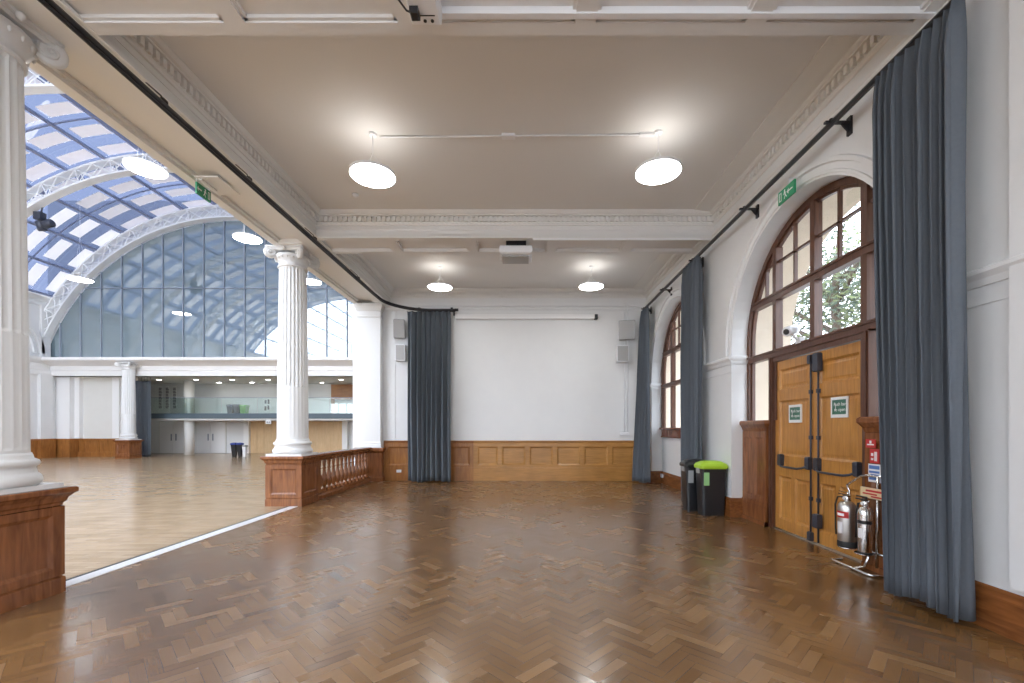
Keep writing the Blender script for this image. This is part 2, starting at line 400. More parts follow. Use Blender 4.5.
# ---------------- windows ----------------
def arch_window(num, yc, bottom):
    e = bpy.data.objects.new('window_%d' % num, None); sc.collection.objects.link(e); e.location = (XG, yc, 0); S(e)
    f = MB(); r1, r0 = ARC_R, ARC_R-.085
    def frm(x0, x1, r0, r1):
        rings = []
        rings.append([(x0, -r1, bottom), (x1, -r1, bottom), (x1, -r0, bottom), (x0, -r0, bottom)])
        for i in range(41):
            a = PI-PI*i/40; c, s_ = math.cos(a), math.sin(a)
            rings.append([(x0, r1*c, ARC_Z+r1*s_), (x1, r1*c, ARC_Z+r1*s_), (x1, r0*c, ARC_Z+r0*s_), (x0, r0*c, ARC_Z+r0*s_)])
        rings.append([(x0, r1, bottom), (x1, r1, bottom), (x1, r0, bottom), (x0, r0, bottom)])
        f.loft(rings, True, True)
    frm(-.03, .07, r0, r1+.005); frm(0, .05, r0-.035, r0)
    f.build('window_frame', 'window_wood', e)
    m = MB()
    def top(y, r=ARC_R-.09): return ARC_Z+math.sqrt(max(r*r-y*y, 0))
    for z, h, d in ((2.62, .10, .04), (3.47, .11, .03)):
        wv = ARC_R-.05 if z < ARC_Z else math.sqrt((ARC_R-.06)**2-(z-ARC_Z)**2)
        m.box(-.03-d*.3, .07, -wv, wv, z-h/2, z+h/2)
        m.box(-.045-d*.3, .06, -wv, wv, z+h/2-.03, z+h/2)
    for y in (-.86, 0, .86): m.box(-.035, .07, y-.045, y+.045, bottom if y else (2.6 if num == 2 else bottom), top(y))
    m.build('mullion', 'window_wood', e)
    g = MB()
    for y in (-1.14, -.43, .43, 1.14): g.box(-.005, .04, y-.016, y+.016, 3.5, top(y))
    wv = math.sqrt((ARC_R-.08)**2-(3.98-ARC_Z)**2); g.box(-.005, .04, -wv, wv, 3.965, 3.995)
    g.build('glazing_bar', 'window_wood', e)
    p = MB(); pts = [(-ARC_R+.04, bottom+.01)]+[(-y, z) for y, z in arc_pts(0, ARC_R-.04, ARC_Z, 0, PI, 30)]+[(ARC_R-.04, bottom+.01)]
    if num == 2:
        pts = [(-ARC_R+.04, 1.62), (-ARC_R+.04, ARC_Z)]+[(-y, z) for y, z in arc_pts(0, ARC_R-.04, ARC_Z, 0, PI, 30)]+[(ARC_R-.04, 1.62), (.86, 1.62), (.86, 2.6), (-.86, 2.6), (-.86, 1.62)]
    p.prism(pts, .018, .022, 'x'); p.build('glazing', 'window_glass', e)
    if num != 2:
        s_ = MB(); s_.box(-.09, .08, -ARC_R+.01, ARC_R-.01, 1.46, 1.51, bev=.01); s_.box(-.03, .02, -ARC_R+.02, ARC_R-.02, 1.25, 1.46)
        s_.box(-.045, .02, -ARC_R+.02, ARC_R-.02, 1.25, 1.28); s_.build('window_sill', 'mahogany', e)
    return e
arch_window(1, 10.25, 1.5); arch_window(2, 5.67, 1.62); arch_window(3, 1.23, 1.5); arch_window(4, -3.28, 1.5)

# ---------------- double door ----------------
door = bpy.data.objects.new('door_1', None); sc.collection.objects.link(door); door.location = (XG, 5.67, 0); S(door)
b = MB()
for sg in (-1, 1):
    y0, y1 = sorted((sg*.87, sg*.96)); b.box(-.06, .08, y0, y1, 0, 2.57)
    y0, y1 = sorted((sg*.90, sg*.94)); b.box(-.075, .0, y0, y1, 0, 2.57)
b.box(-.05, .08, -.9, .9, 2.49, 2.57); b.box(-.07, .08, -.96, .96, 2.555, 2.575)
b.build('door_frame', 'window_wood', door)
b = MB(); b.box(-.04, .08, -.87, .87, 0, .015); b.build('threshold', 'brushed_steel', door)
PAN = [(.17, .80, 2), (1.10, 1.90, 1), (2.06, 2.36, 1)]
def leaf(y0, y1, name_y):
    b = MB(); b.box(.012, .05, y0, y1, .02, 2.48); st = .10
    b.box(-.012, .03, y0, y0+st, .02, 2.48); b.box(-.012, .03, y1-st, y1, .02, 2.48)
    zs = [.02]
    for z0, z1, n in PAN: zs += [z0, z1]
    zs += [2.48]
    for i in range(0, len(zs), 2): b.box(-.012, .03, y0+st, y1-st, zs[i], zs[i+1])
    for z0, z1, n in PAN:
        xs = [y0+st, y1-st] if n == 1 else [y0+st, (y0+y1)/2-.035, (y0+y1)/2+.035, y1-st]
        if n == 2: b.box(-.012, .03, xs[1], xs[2], z0, z1)
        for i in range(0, len(xs), 2):
            a, c = xs[i], xs[i+1]
            b.bevel(lambda u, z, d: (-d, u, z), a, c, z0, z1, .012, -.010, .028)
            b.bevel(lambda u, z, d: (-d, u, z), a+.05, c-.05, z0+.05, z1-.05, -.0102, -.004, .02)
    return b.build('door_leaf', 'oak', door)
def hardware(lf, ya, yb_, rod_y):   # ya = meeting stile side, yb_ = hinge side
    lo, hi = sorted((ya, yb_))
    for y, z in ((ya, .95), (yb_, .95)):
        b = MB(); b.box(-.075, -.012, y-.036, y+.036, z, z+.17, bev=.012)
        b.build('bar_bracket', 'slate_metal', lf)
    b = MB(); s = 1 if yb_ > ya else -1
    b.tube([(-.045, ya, 1.0), (-.09, ya+s*.06, .965), (-.115, ya+s*.13, .95), (-.115, yb_-s*.13, .95), (-.09, yb_-s*.06, .965), (-.045, yb_, 1.0)], .014, 10)
    b.build('panic_bar', 'slate_metal', lf)
    b = MB(); b.tube([(-.03, rod_y, .03), (-.03, rod_y, 2.46)], .011, 8)
    for z in (.55, 1.35, 1.95): b.box(-.045, -.012, rod_y-.022, rod_y+.022, z, z+.05)
    b.build('bolt_rod', 'slate_metal', lf)
LF1 = leaf(.004, .865, 1); LF2 = leaf(-.865, -.004, -1)
hardware(LF1, .06, .68, .035); hardware(LF2, -.11, -.78, -.11)
b = MB(); b.box(-.08, -.012, -.165, -.065, 2.22, 2.46, bev=.012); b.build('bolt_case', 'slate_metal', LF2)
b = MB(); b.box(-.06, -.012, .01, .07, 2.34, 2.46, bev=.01); b.build('bolt_case', 'slate_metal', LF1)
b = MB(); b.box(-.08, -.012, -.165, -.065, .22, .40, bev=.012); b.build('bolt_case', 'slate_metal', LF2)
b = MB(); b.box(-.06, -.012, .0, .07, .02, .14, bev=.01); b.build('bolt_case', 'slate_metal', LF1)
def notice(lf, yc, zc):
    b = MB(); b.box(-.004, .012, yc-.14, yc+.14, zc-.125, zc+.125); n_ = b.build('notice', 'white_paint', lf); n_.location.x = -.006
    n_['label'] = 'white bordered green push bar notice'
    b = MB(); b.box(-.0075, -.003, yc-.112, yc+.112, zc-.085, zc+.09); 
    # figure mark: little arrow drawn as bars
    b.build('notice_panel', 'dark_green_sign', lf).location.x = -.006
    textmesh('Push bar', .058, 'white_paint', facing_left(-.0145, yc-.018, zc+.035), 'lettering', lf)
    textmesh('to open', .058, 'white_paint', facing_left(-.0145, yc-.018, zc-.03), 'lettering', lf)
    a = MB(); a.tube([(-.0145, yc+.072+.02*math.cos(t), zc+.0+.045*math.sin(t)) for t in [i*.35-1.6+PI for i in range(9)]], .004, 6)
    a.build('arrow_mark', 'white_paint', lf)
notice(LF1, .40, 1.70); notice(LF2, -.45, 1.75)
# wooden dado beside each leaf, with cap
for sg in (1, -1):
    y0, y1 = sorted((sg*.96, sg*(ARC_R+.0)))
    b = MB(); b.box(-.08, .09, y0, y1, 0, 1.5)
    b.sq([(0, 1.44), (.02, 1.46), (.03, 1.50), (.055, 1.54), (.07, 1.56), (.07, 1.60), (.05, 1.62)], -.085, .04, y0+.02, y1-.02)
    b.box(-.125, 0, y0, y1, 0, .28); b.box(-.14, 0, y0, y1, 0, .06); b.box(-.115, 0, y0, y1, .28, .34)
    wq = (y1-y0); za, zb = .42, 1.36
    for (a, c) in ((y0+.005, y0+.09), (y0+wq/2-.035, y0+wq/2+.035), (y1-.09, y1-.005)): b.box(-.105, 0, a, c, .34, 1.45)
    for (a, c) in ((y0+.09, y0+wq/2-.035), (y0+wq/2+.035, y1-.09)):
        b.box(-.105, 0, a, c, .34, za); b.box(-.105, 0, a, c, zb, 1.45); b.bevel(lambda u, z, d: (-d, u, z), a, c, za, zb, .105, .084, .03)
    b.build('side_panel', 'pedestal_wood', door)

# ---------------- back wall ----------------
b = MB(); b.box(-4.9, XR+.01, YB, YB+.2, 0, ZC+.1); S(b.build('wall_back', 'wall_paint'))
b = MB(); b.box(-4.9, XG+.3, YF-.2, YF, 0, .9); b.box(-4.9, XG+.3, YF-.2, YF, 4.8, ZC+.1); b.box(-4.9, -3.6, YF-.2, YF, .9, 4.8); b.box(3.2, XG+.3, YF-.2, YF, .9, 4.8); b.box(-.4, .0, YF-.2, YF, .9, 4.8)
S(b.build('wall_front', 'wall_paint'))
for wi, (xa, xb) in enumerate(((-3.6, -.4), (0, 3.2))):  # two windows added out of view, to light the room from behind
    e = bpy.data.objects.new('window_%d' % (6+wi), None); sc.collection.objects.link(e); S(e)
    b = MB()
    for q in range(5): x = xa+(xb-xa)*q/4; b.box(x-.04, x+.04, YF-.14, YF-.06, .9, 4.8)
    for z in (.94, 2.6, 3.8, 4.76): b.box(xa, xb, YF-.14, YF-.06, z-.04, z+.04)
    b.build('window_frame', 'window_wood', e)
    b = MB(); b.box(xa, xb, YF-.105, YF-.10, .9, 4.8); b.build('glazing', 'window_glass', e)
cap = [(-.01, 1.075), (.03, 1.075), (.035, 1.10), (.055, 1.115), (.055, 1.135), (-.01, 1.145)]
def wains(name, x0, x1, stiles, m, zb=.38):
    b = MB(); b.run(cap, (x0, YB), (x1, YB), (0, -1)); b.box(x0, x1, YB-.012, YB+.01, 0, 1.07)
    b.box(x0, x1, YB-.062, YB, 0, zb); b.box(x0, x1, YB-.05, YB, .97, 1.075); b.box(x0, x1, YB-.05, YB, zb, .44)
    for sx in stiles: b.box(sx-.06, sx+.06, YB-.05, YB, .44, .97)
    for a, c in zip(stiles, stiles[1:]):
        b.bevel(lambda u, z, d: (u, YB-d, z), a+.06, c-.06, .44, .97, .05, .018, .045)
    return S(b.build(name, m))
st = [-4.0+.06, -3.3, -1.9, -1.12] ; 
wains('trim_6', -4.0, -1.44, [-3.93, -3.2, -2.4, -1.49], 'panelling')
wains('trim_7', -1.44, XR-.02, [-1.38, -.69, .10, .88, 1.66, 2.45, 3.2], 'panelling_gold')
b = MB(); b.box(-.3, XR-.05, YB-.075, YB-.05, 0, .36); S(b.build('baseboard_back', 'panelling_gold'))
# pilaster strips and picture rail on back wall
b = MB(); b.run([(-.01, 4.86), (.02, 4.86), (.035, 4.90), (.035, 4.93), (-.01, 4.95)], (-4, YB), (XR, YB), (0, -1))
b.box(-3.72, -3.68, YB-.015, YB, 1.15, 4.86)
b.run([(-.01, 4.97), (.03, 4.98), (.04, 5.03), (-.01, 5.05)], (-4, YB), (XR, YB), (0, -1))
S(b.build('trim_8', 'wall_paint'))

# ---------------- ceiling, beams, cornices ----------------
b = MB(); b.box(-4.78, XG+.3, YF, YB+.2, ZC, ZC+.1); S(b.build('ceiling', 'ceiling_paint'))
DIV = [-3.95, -2.5, -1.0, .53, 2.0, 3.45]
def beam(y0, y1):
    b = MB(); b.box(XL-.004, XR+.01, y0, y1, ZS+.05, ZC+.02)
    b.box(XL-.004, XR+.01, y0, y0+.12, ZS+.002, ZS+.06); b.box(XL-.004, XR+.01, y1-.12, y1, ZS+.002, ZS+.06)
    b.box(XL-.1, XR+.1, y0-.012, y1+.012, ZS+.0, ZS+.03) if 0 else None
    for x in DIV: b.box(max(x-.09, XL+.001), min(x+.09, XR), y0+.12, y1-.12, ZS+.002, ZS+.06)
    for i in range(len(DIV)-1):
        xa, xb = DIV[i]+.09, DIV[i+1]-.09; ya, yb_ = y0+.12, y1-.12; t = .03
        for q in ((xa, xa+t, ya, yb_), (xb-t, xb, ya, yb_), (xa, xb, ya, ya+t), (xa, xb, yb_-t, yb_)): b.box(*q, ZS+.02, ZS+.055)
    for yy, nn in ((y0, -1), (y1, 1)):
        b.run([(-.01, ZS+.14), (.012, ZS+.145), (.012, ZS+.17), (-.01, ZS+.175)], (XL, yy), (XR, yy), (0, nn))
    return b
for i, (y0, y1) in enumerate(BEAMS): S(beam(y0, y1).build('trim_%d' % (9+i), 'ceiling_paint'))
COR = [(-.01, 5.22), (.02, 5.225), (.025, 5.25), (.035, 5.26), (.035, 5.37), (.09, 5.375), (.09, 5.395), (.12, 5.405), (.15, 5.44), (.15, ZC+.01), (-.01, ZC+.01)]
def cornice_run(b, p0, p1, nrm, cove=0):
    b.run(COR, p0, p1, nrm)
    d = Vector((p1[0]-p0[0], p1[1]-p0[1])); L = d.length; d.normalize(); n = int(L/.088)
    for i in range(n):
        t = (i+.5)*L/n; cx_, cy_ = p0[0]+d.x*t, p0[1]+d.y*t; h = .024
        x0, x1 = sorted((cx_-d.x*h+nrm[0]*.03, cx_+d.x*h+nrm[0]*.075)); y0, y1 = sorted((cy_-d.y*h+nrm[1]*.03, cy_+d.y*h+nrm[1]*.075))
        b.box(x0, x1, y0, y1, 5.275, 5.365)
    if cove: b.run([(.1, ZC+.005), (.1, ZC-.03), (.2, ZC-.03), (.28, ZC-.02), (cove, ZC-.012), (cove, ZC+.005)], p0, p1, nrm)
ys = [YB]+[v for a, c in BEAMS for v in (c, a)]+[YF]
for i in range(0, len(ys), 2):
    yh, yl = ys[i], ys[i+1]; b = MB()
    cornice_run(b, (XL, yl), (XL, yh), (1, 0)); cornice_run(b, (XR, yl), (XR, yh), (-1, 0), .42)
    cornice_run(b, (XL, yh), (XR, yh), (0, -1)); cornice_run(b, (XL, yl), (XR, yl), (0, 1))
    S(b.build('trim_%d' % (12+i//2), 'moulding_paint'))
# architrave on right wall
b = MB(); b.run([(-.01, 4.97), (.03, 4.98), (.03, 5.02), (.045, 5.03), (.045, 5.06), (-.01, 5.07)], (XR, YF), (XR, YB), (-1, 0)); S(b.build('trim_16', 'moulding_paint'))
# colonnade beam (entablature over the columns)
b = MB(); b.box(-4.80, XL, YF, YB+.1, ZS+.09, ZC+.05); b.box(-4.80, -4.66, YF, YB+.1, ZS, ZS+.1); b.box(-4.20, XL, YF, YB+.1, ZS, ZS+.1)
b.box(-4.66, -4.62, YF, YB, ZS+.045, ZS+.1); b.box(-4.24, -4.20, YF, YB, ZS+.045, ZS+.1)
for yc in (-6.37, -1.36, 3.65, 8.66): b.box(-4.66, -4.2, yc-.42, yc+.42, ZS, ZS+.1)
b.run([(-.01, ZS+.14), (.012, ZS+.145), (.012, ZS+.17), (-.01, ZS+.175)], (XL, YF), (XL, YB), (1, 0))
b.run([(-.01, ZS-.0), (.03, ZS), (.03, ZS+.03), (-.01, ZS+.06)], (XL, YF), (XL, YB), (1, 0))
b.run([(-.01, ZS+.3), (.1, ZS+.35), (.2, ZS+.42), (.2, ZS+.5), (-.01, ZS+.52)], (-4.8, YF), (-4.8, 22), (-1, 0))
S(b.build('trim_17', 'moulding_paint'))

# ---------------- columns ----------------
def pedestal_mb(hx, hy, h=.96):
    b = MB(); b.box(-hx, hx, -hy, hy, 0, h-.1)
    b.sq([(.026, 0), (.026, .12), (.024, .14), (.012, .15), (.001, .16)], -hx, hx, -hy, hy)
    b.sq([(0, h-.17), (.012, h-.165), (.016, h-.14), (.03, h-.125), (.04, h-.09), (.065, h-.06), (.085, h-.045), (.085, h-.012), (.075, h)], -hx, hx, -hy, hy)
    t = .022; e0, e1 = .16, h-.17
    for s in (-1, 1):
        for f_, ha, hb in ((0, hx, hy), (1, hy, hx)):   # f_ 0: faces along y, 1: faces along x
            q = (lambda u, z, d, s=s, hb=hb: (u, s*(hb+d), z)) if f_ == 0 else (lambda u, z, d, s=s, hb=hb: (s*(hb+d), u, z))
            def slab(u0, u1, z0, z1):
                p0, p1 = q(u0, z0, -.01), q(u1, z1, t); lo = [min(a, c) for a, c in zip(p0, p1)]; hi = [max(a, c) for a, c in zip(p0, p1)]
                b.box(lo[0], hi[0], lo[1], hi[1], lo[2], hi[2])
            k = ha*.24
            ex = t-.001 if f_ == 0 else 0
            slab(-ha-ex, -ha+k, e0, e1); slab(ha-k, ha+ex, e0, e1); slab(-ha+k, ha-k, e0, e0+.07); slab(-ha+k, ha-k, e1-.07, e1)
            b.bevel(q, -ha+k, ha-k, e0+.07, e1-.07, t, .003, .03)
    return b
def make_column(label, loc):
    t = thing('ionic_column', label, 'column', loc, 0, 'fluted columns on wooden pedestals')
    pedestal_mb(.325, .325).build('pedestal', 'pedestal_wood', t)
    b = MB(); b.box(-.342, .342, -.342, .342, .96, 1.0)
    b.lathe([(.33, 1.0), (.352, 1.02), (.36, 1.05), (.352, 1.08), (.335, 1.10), (.325, 1.105), (.325, 1.12), (.315, 1.15), (.32, 1.165), (.335, 1.175), (.345, 1.195), (.335, 1.22), (.315, 1.23), (.305, 1.235), (.300, 1.26), (.290, 1.285)], 48)
    b.build('column_base', 'column_paint', t)
    b = MB(); seg = 24*8; rings = []
    z0, z1 = 1.28, 4.66
    zz = [z0, z0+.03, z0+.05]+[z0+.05+(2.30-z0-.05)*i/4 for i in range(1, 5)]+[2.33, 2.36]+[2.36+(z1-.06-2.36)*i/8 for i in range(1, 9)]+[z1-.02, z1]
    for z in zz:
        q = (z-z0)/(z1-z0); R0 = .282-.040*q**1.3
        d = .0 if z < z0+.04 or z > z1-.03 else (.006 if z <= 2.31 else .019)
        ring = []
        for j in range(seg):
            a = 2*PI*j/seg; ph = (j % 8)/8.0
            u = max(0, 1-abs(ph-.5)/.4); dd = d*math.sqrt(max(0, 1-(1-u)**2)) if u > 0 else 0
            ring.append(((R0-dd)*math.cos(a), (R0-dd)*math.sin(a), z))
        rings.append(ring)
    b.loft(rings, True, True, False); b.build('shaft', 'column_paint', t)
    c = MB()
    c.lathe([(.252, 4.64), (.27, 4.65), (.27, 4.67), (.255, 4.68), (.25, 4.74), (.30, 4.80), (.33, 4.84), (.31, 4.88), (.27, 4.90)], 40)
    for k in range(20):   # eggs of the echinus
        a = 2*PI*(k+.5)/20; c.lathe([(.001, -.03), (.013, -.015), (.016, .01), (.011, .025), (.001, .03)], 8, mtx=Matrix.Translation((.31*math.cos(a), .31*math.sin(a), 4.81)))
    # concave sided abacus
    def ab(h, e):
        pts = []
        for q in range(4):
            a0 = q*PI/2+PI/4; p0 = Vector((math.cos(a0), math.sin(a0)))*(.52+e); p1 = Vector((math.cos(a0+PI/2), math.sin(a0+PI/2)))*(.52+e)
            tn = (p1-p0).normalized(); nn = -(p0+p1).normalized()
            for i in range(9):
                s_ = .05+.9*i/8; p = p0.lerp(p1, s_)+nn*.045*math.sin(PI*s_); pts.append((p.x, p.y, h))
        return pts
    c.loft([ab(4.93, -.05), ab(4.95, -.03), ab(4.965, -.03), ab(4.975, .0), ab(5.0, .0)], True, True)
    for q in range(4):
        a = q*PI/2; mt = Matrix.Rotation(a, 4, 'Z') @ Matrix.Translation((.345, 0, 4.95))
        c.lathe([(.001, -.04), (.03, -.025), (.038, .0), (.03, .025), (.001, .04)], 10, mtx=mt)   # flower on abacus
    co_ = c.build('capital', 'column_paint', t)
    for q in range(4):   # diagonal volutes
        v = MB(); a0 = q*PI/2+PI/4; rot = Matrix.Rotation(a0, 4, 'Z')
        mt = rot @ Matrix.Translation((.405, 0, 4.885)) @ Matrix.Rotation(PI/2, 4, 'X')
        v.lathe([(.06, -.038), (.105, -.034), (.113, -.02), (.113, .02), (.105, .034), (.06, .038)], 28, mtx=mt)
        for s in (-1, 1):
            v.tube([rot @ Vector((.405+(.106-.0118*th)*math.cos(th+.9), s*.041, 4.885+(.106-.0118*th)*math.sin(th+.9))) for th in [i*.35 for i in range(24)]], .014, 6)
            v.lathe([(.001, 0), (.022, .006), (.022, .012), (.001, .02)], 10, mtx=rot @ Matrix.Translation((.405, s*.034, 4.885)) @ Matrix.Rotation(-s*PI/2, 4, 'X'))
        v.tube([rot @ Vector(p) for p in ((.22, 0, 4.90), (.28, 0, 4.93), (.34, 0, 4.95), (.40, 0, 4.95))], [.03, .034, .034, .02], 8)
        v.build('volute', 'column_paint', co_)
    return t
col1 = make_column('white fluted column on dark wooden pedestal at left edge of the photo', (-4.565, 3.65, 0))
def copy_col(loc, label, sz=1):
    c = dup(col1); c.location = loc; c['label'] = label; c.scale = (1, 1, sz); return c
copy_col((-4.6, 8.66, 0), 'white fluted column on pedestal at the near end of the balustrade')
copy_col((-4.6, -1.36, 0), 'white fluted column behind the camera on wooden pedestal')
copy_col((-19.65, 21.62, 0), 'distant white column beside a dark curtain at the far end of the pale hall', .945)
# end pilaster (respond) with wooden pedestal
p = thing('pilaster', 'plain white pilaster where the balustrade meets the far wall', 'pilaster', (-4.35, 12.28, 0))
b = MB(); b.box(-.36, .36, -.07, .11, 0, .86); b.sq([(.03, 0), (.03, .12), (0, .15)], -.36, .36, -.07, .08)
b.sq([(0, .80), (.02, .83), (.05, .87), (.05, .93), (.04, .95)], -.36, .36, -.07, .08); b.build('pedestal', 'pedestal_wood', p)
b = MB(); b.sq([(.03, .95), (.03, 1.02), (.015, 1.05), (.02, 1.08), (.0, 1.12)], -.33, .32, -.08, .11); b.box(-.33, .32, -.08, .12, 1.1, 4.7)
b.sq([(.003, 4.60), (.02, 4.62), (.02, 4.64), (.003, 4.65), (.003, 4.78), (.02, 4.80), (.04, 4.86), (.06, 4.90), (.06, 4.98), (.04, 5.0)], -.33, .32, -.08, .11)
b.build('pilaster_shaft', 'column_paint', p)
# balustrade
t = thing('balustrade', 'wooden balustrade of turned balusters running from white column to far wall', 'balustrade', (-4.4, 9.0, 0))
b = MB(); b.sq([(0, .84), (.02, .86), (.03, .89), (.06, .92), (.06, .95), (.05, .96)], -.08, .08, 0.0, 3.16); b.build('handrail', 'pedestal_wood', t)
b = MB(); b.sq([(.02, 0), (.02, .07), (0, .10), (0, .13)], -.1, .1, 0.0, 3.16); b.build('bottom_rail', 'pedestal_wood', t)
b = MB(); b.box(-.1, .1, .0, .20, .1, .85); b.build('half_post', 'pedestal_wood', t)
b = MB(); pr = [(.055, .13), (.055, .18), (.04, .19), (.035, .21), (.055, .24), (.072, .31), (.075, .36), (.06, .44), (.038, .54), (.03, .60), (.045, .615), (.045, .63), (.03, .645), (.034, .68), (.045, .75), (.05, .78), (.035, .79), (.055, .80), (.055, .85)]
for z0, z1 in ((.12, .175), (.80, .85)): b.box(-.058, .058, -.058, .058, z0, z1)
b.lathe([(r*.88, z) for r, z in pr], 20)
bal = b.build('baluster', 'pedestal_wood', t); bal.location = (0, .35, 0)
for i in range(1, 13):
    c = bal.copy(); sc.collection.objects.link(c); c.parent = t; c.location = (0, .35+i*.229, 0)

# ---------------- curtain rails and curtains ----------------
ZR = 4.77
r = thing('curtain_rail', 'black curtain rail on brackets along the right window wall', 'curtain rail', (3.29, 0, ZR))
b = MB(); b.tube([(0, YF+.1, 0), (0, 12.02, 0)], .022, 8); b.box(-.012, .012, YF+.1, 12.02, -.045, 0); b.build('rail', 'black_metal', r)
for y in (-4.7, -2.8, -.95, .93, 2.8, 4.66, 6.5, 8.5, 10.3, 11.95):
    b = MB(); b.box(-.07, .21, y-.018, y+.018, -.01, .012); b.box(.185, .21, y-.03, y+.03, -.13, .06)
    b.prism([(.19, -.02), (.19, -.11), (.10, -.01)], y-.008, y+.008, 'y'); b.tube([(0, y, .0), (0, y, .04)], .02, 8)
    b.build('bracket', 'black_metal', r)
r = thing('curtain_rail', 'black curtain rail following the colonnade beam and curving to the far wall', 'curtain rail', (0, 0, ZR))
pts = [(-3.65, YF+.1, 0), (-3.65, 2, 0), (-3.65, 6, 0), (-3.65, 10.6, 0)]
pts += [(-2.45-1.2*math.cos(a), 10.85+1.2*math.sin(a), 0) for a in [i*PI/2/10 for i in range(1, 11)]]+[(-1.9, 12.05, 0)]
b = MB(); b.tube(pts, .032, 8); b.tube([(x, y, -.04) for x, y, z in pts], .018, 6); b.tube([(-1.92, 12.05, 0), (-1.82, 12.05, 0)], .04, 10); b.build('rail', 'black_metal', r)
for y in (-3, 0, 1.8, 4.41, 5.78, 7.6, 9.6):
    b = MB(); b.tube([(-3.65, y, .02), (-3.68, y, .10), (-3.84, y, .24)], .008, 6); b.box(-3.67, -3.63, y-.03, y+.03, .0, .06); b.build('bracket', 'black_metal', r)
for x in (-2.9, -2.0):
    b = MB(); b.box(x-.015, x+.015, 12.0, YB, .0, .02); b.box(x-.02, x+.02, YB-.02, YB, -.06, .08); b.box(x-.03, x+.03, 12.02, 12.08, 0, .06); b.build('bracket', 'black_metal', r)

def curtain(label, top, bot, folds, amp_t, amp_b, zt, zb, seed, mid=None, bulge=0):
    rr = random.Random(seed)
    n = folds*14; rows = 26
    am = [rr.uniform(.6, 1.25) for _ in range(folds+2)]; sh = [rr.uniform(-.25, .25) for _ in range(folds+2)]
    wid = [rr.uniform(.7, 1.4) for _ in range(folds)]; tot = sum(wid); cum = [0]
    for q in wid: cum.append(cum[-1]+q/tot)
    b = MB(); rings = []
    for k in range(rows+1):
        h = k/rows; z = zt+(zb-zt)*h; ring = []
        p0 = Vector(top[0]).lerp(Vector(bot[0]), h); p1 = Vector(top[1]).lerp(Vector(bot[1]), h)
        d = (p1-p0); nn = Vector((-d.y, d.x)).normalized()
        for j in range(n+1):
            t = j/n; i = min(int(t*folds), folds-1); ft = t*folds-i
            s_ = cum[i]+(cum[i+1]-cum[i])*ft
            a = am[i]*(1-ft)+am[i+1]*ft
            ph = 2*PI*ft+sh[i]*h*2
            wv = math.sin(ph); wv = math.copysign(abs(wv)**.85, wv)
            pinch = 1 if h > .06 else (.55+.45*h/.06)
            amp = (amp_t*(1-h)+amp_b*h)*a*pinch
            p = p0+d*(s_+.012*math.sin(7*t+5*h+seed)*h)+nn*(amp*wv+.25*amp*math.sin(2.3*ph+3*h))+d.normalized()*amp*.5*math.sin(2*ph)*.5+d.normalized()*amp*.25*math.cos(ph)
            ring.append((p.x, p.y, z+(.02*math.sin(9*t+seed) if k == rows else 0)))
        rings.append(ring)
    b.loft(rings, False, False, True)
    t_ = thing('curtain', label, 'curtain', (0, 0, 0), 0, 'grey blue pleated curtains')
    o = b.build('cloth', 'curtain_cloth', t_)
    so = o.modifiers.new('thickness', 'SOLIDIFY'); so.thickness = .006
    for j in range(folds+1):
        hb = MB(); p = Vector(top[0]).lerp(Vector(top[1]), j/folds); hb.box(p.x-.005, p.x+.005, p.y-.005, p.y+.005, zt-.01, ZR-.03)
        hb.build('hook', 'black_metal', t_)
    return t_
curtain('tall grey blue curtain closest to the viewer, right of the extinguishers', [(3.27, 4.03), (3.27, 3.25)], [(3.27, 3.90), (3.31, 3.24)], 10, .075, .115, 4.72, .07, 3)
curtain('grey blue curtain hanging behind the lime lidded bin', [(3.27, 8.86), (3.27, 8.13)], [(3.24, 8.80), (3.27, 8.15)], 7, .07, .095, 4.72, .04, 8)
curtain('narrow grey blue curtain gathered in the far right corner', [(3.26, 12.0), (3.30, 11.55)], [(2.97, 11.98), (3.36, 11.50)], 6, .06, .07, 4.72, .04, 12)
curtain('wide dark grey blue curtain against the far wall, left of the white wall panel', [(-3.23, 12.03), (-2.05, 12.05)], [(-3.21, 12.04), (-2.03, 12.04)], 8, .12, .15, 4.72, .03, 21)
curtain('dark blue curtain beside the distant column in the hall', [(-20.35, 22.6), (-19.4, 22.6)], [(-20.35, 22.6), (-19.35, 22.6)], 6, .05, .07, 3.95, .03, 30)

# ---------------- lamps ----------------
def disc_lamp(label, loc, rad, drop, group='round pendant lamps'):
    t = thing('pendant_lamp', label, 'lamp', loc, 0, group)
    b = MB(); b.lathe([(rad*.985, -.006), (rad*.985, .0)], 48); b.build('diffuser', 'lamp_glow', t)
    b = MB(); b.lathe([(rad, -.004), (rad+.006, .004), (rad+.006, .03), (rad*.9, .034)], 48, smooth=False); b.build('rim', 'white_plastic', t)
    b = MB(); b.lathe([(rad*.55, .036), (rad*.55, .042)], 32); b.build('upper_diffuser', 'lamp_up', t)
    b = MB()
    for k in range(3):
        a = k*2*PI/3+.5; b.tube([(rad*.6*math.cos(a), rad*.6*math.sin(a), .034), (0, 0, drop*.55)], .003, 5)
    b.tube([(0, 0, drop*.55), (0, 0, drop)], .005, 6); b.build('suspension_wire', 'white_plastic', t)
    b = MB(); b.lathe([(.05, drop-.03), (.055, drop-.01), (.055, drop)], 20); b.build('ceiling_rose', 'white_plastic', t)
    return t
disc_lamp('round glowing pendant lamp, nearer left one under the panelled ceiling', (-2.03, 5.84, 4.885), .295, ZC-4.885)
disc_lamp('round glowing pendant lamp, nearer right one, closest to the arched doorway', (1.79, 5.80, 4.91), .295, ZC-4.91)
disc_lamp('small looking round pendant lamp in the far bay, left of the projector', (-2.06, 10.67, 4.95), .295, ZC-4.95)
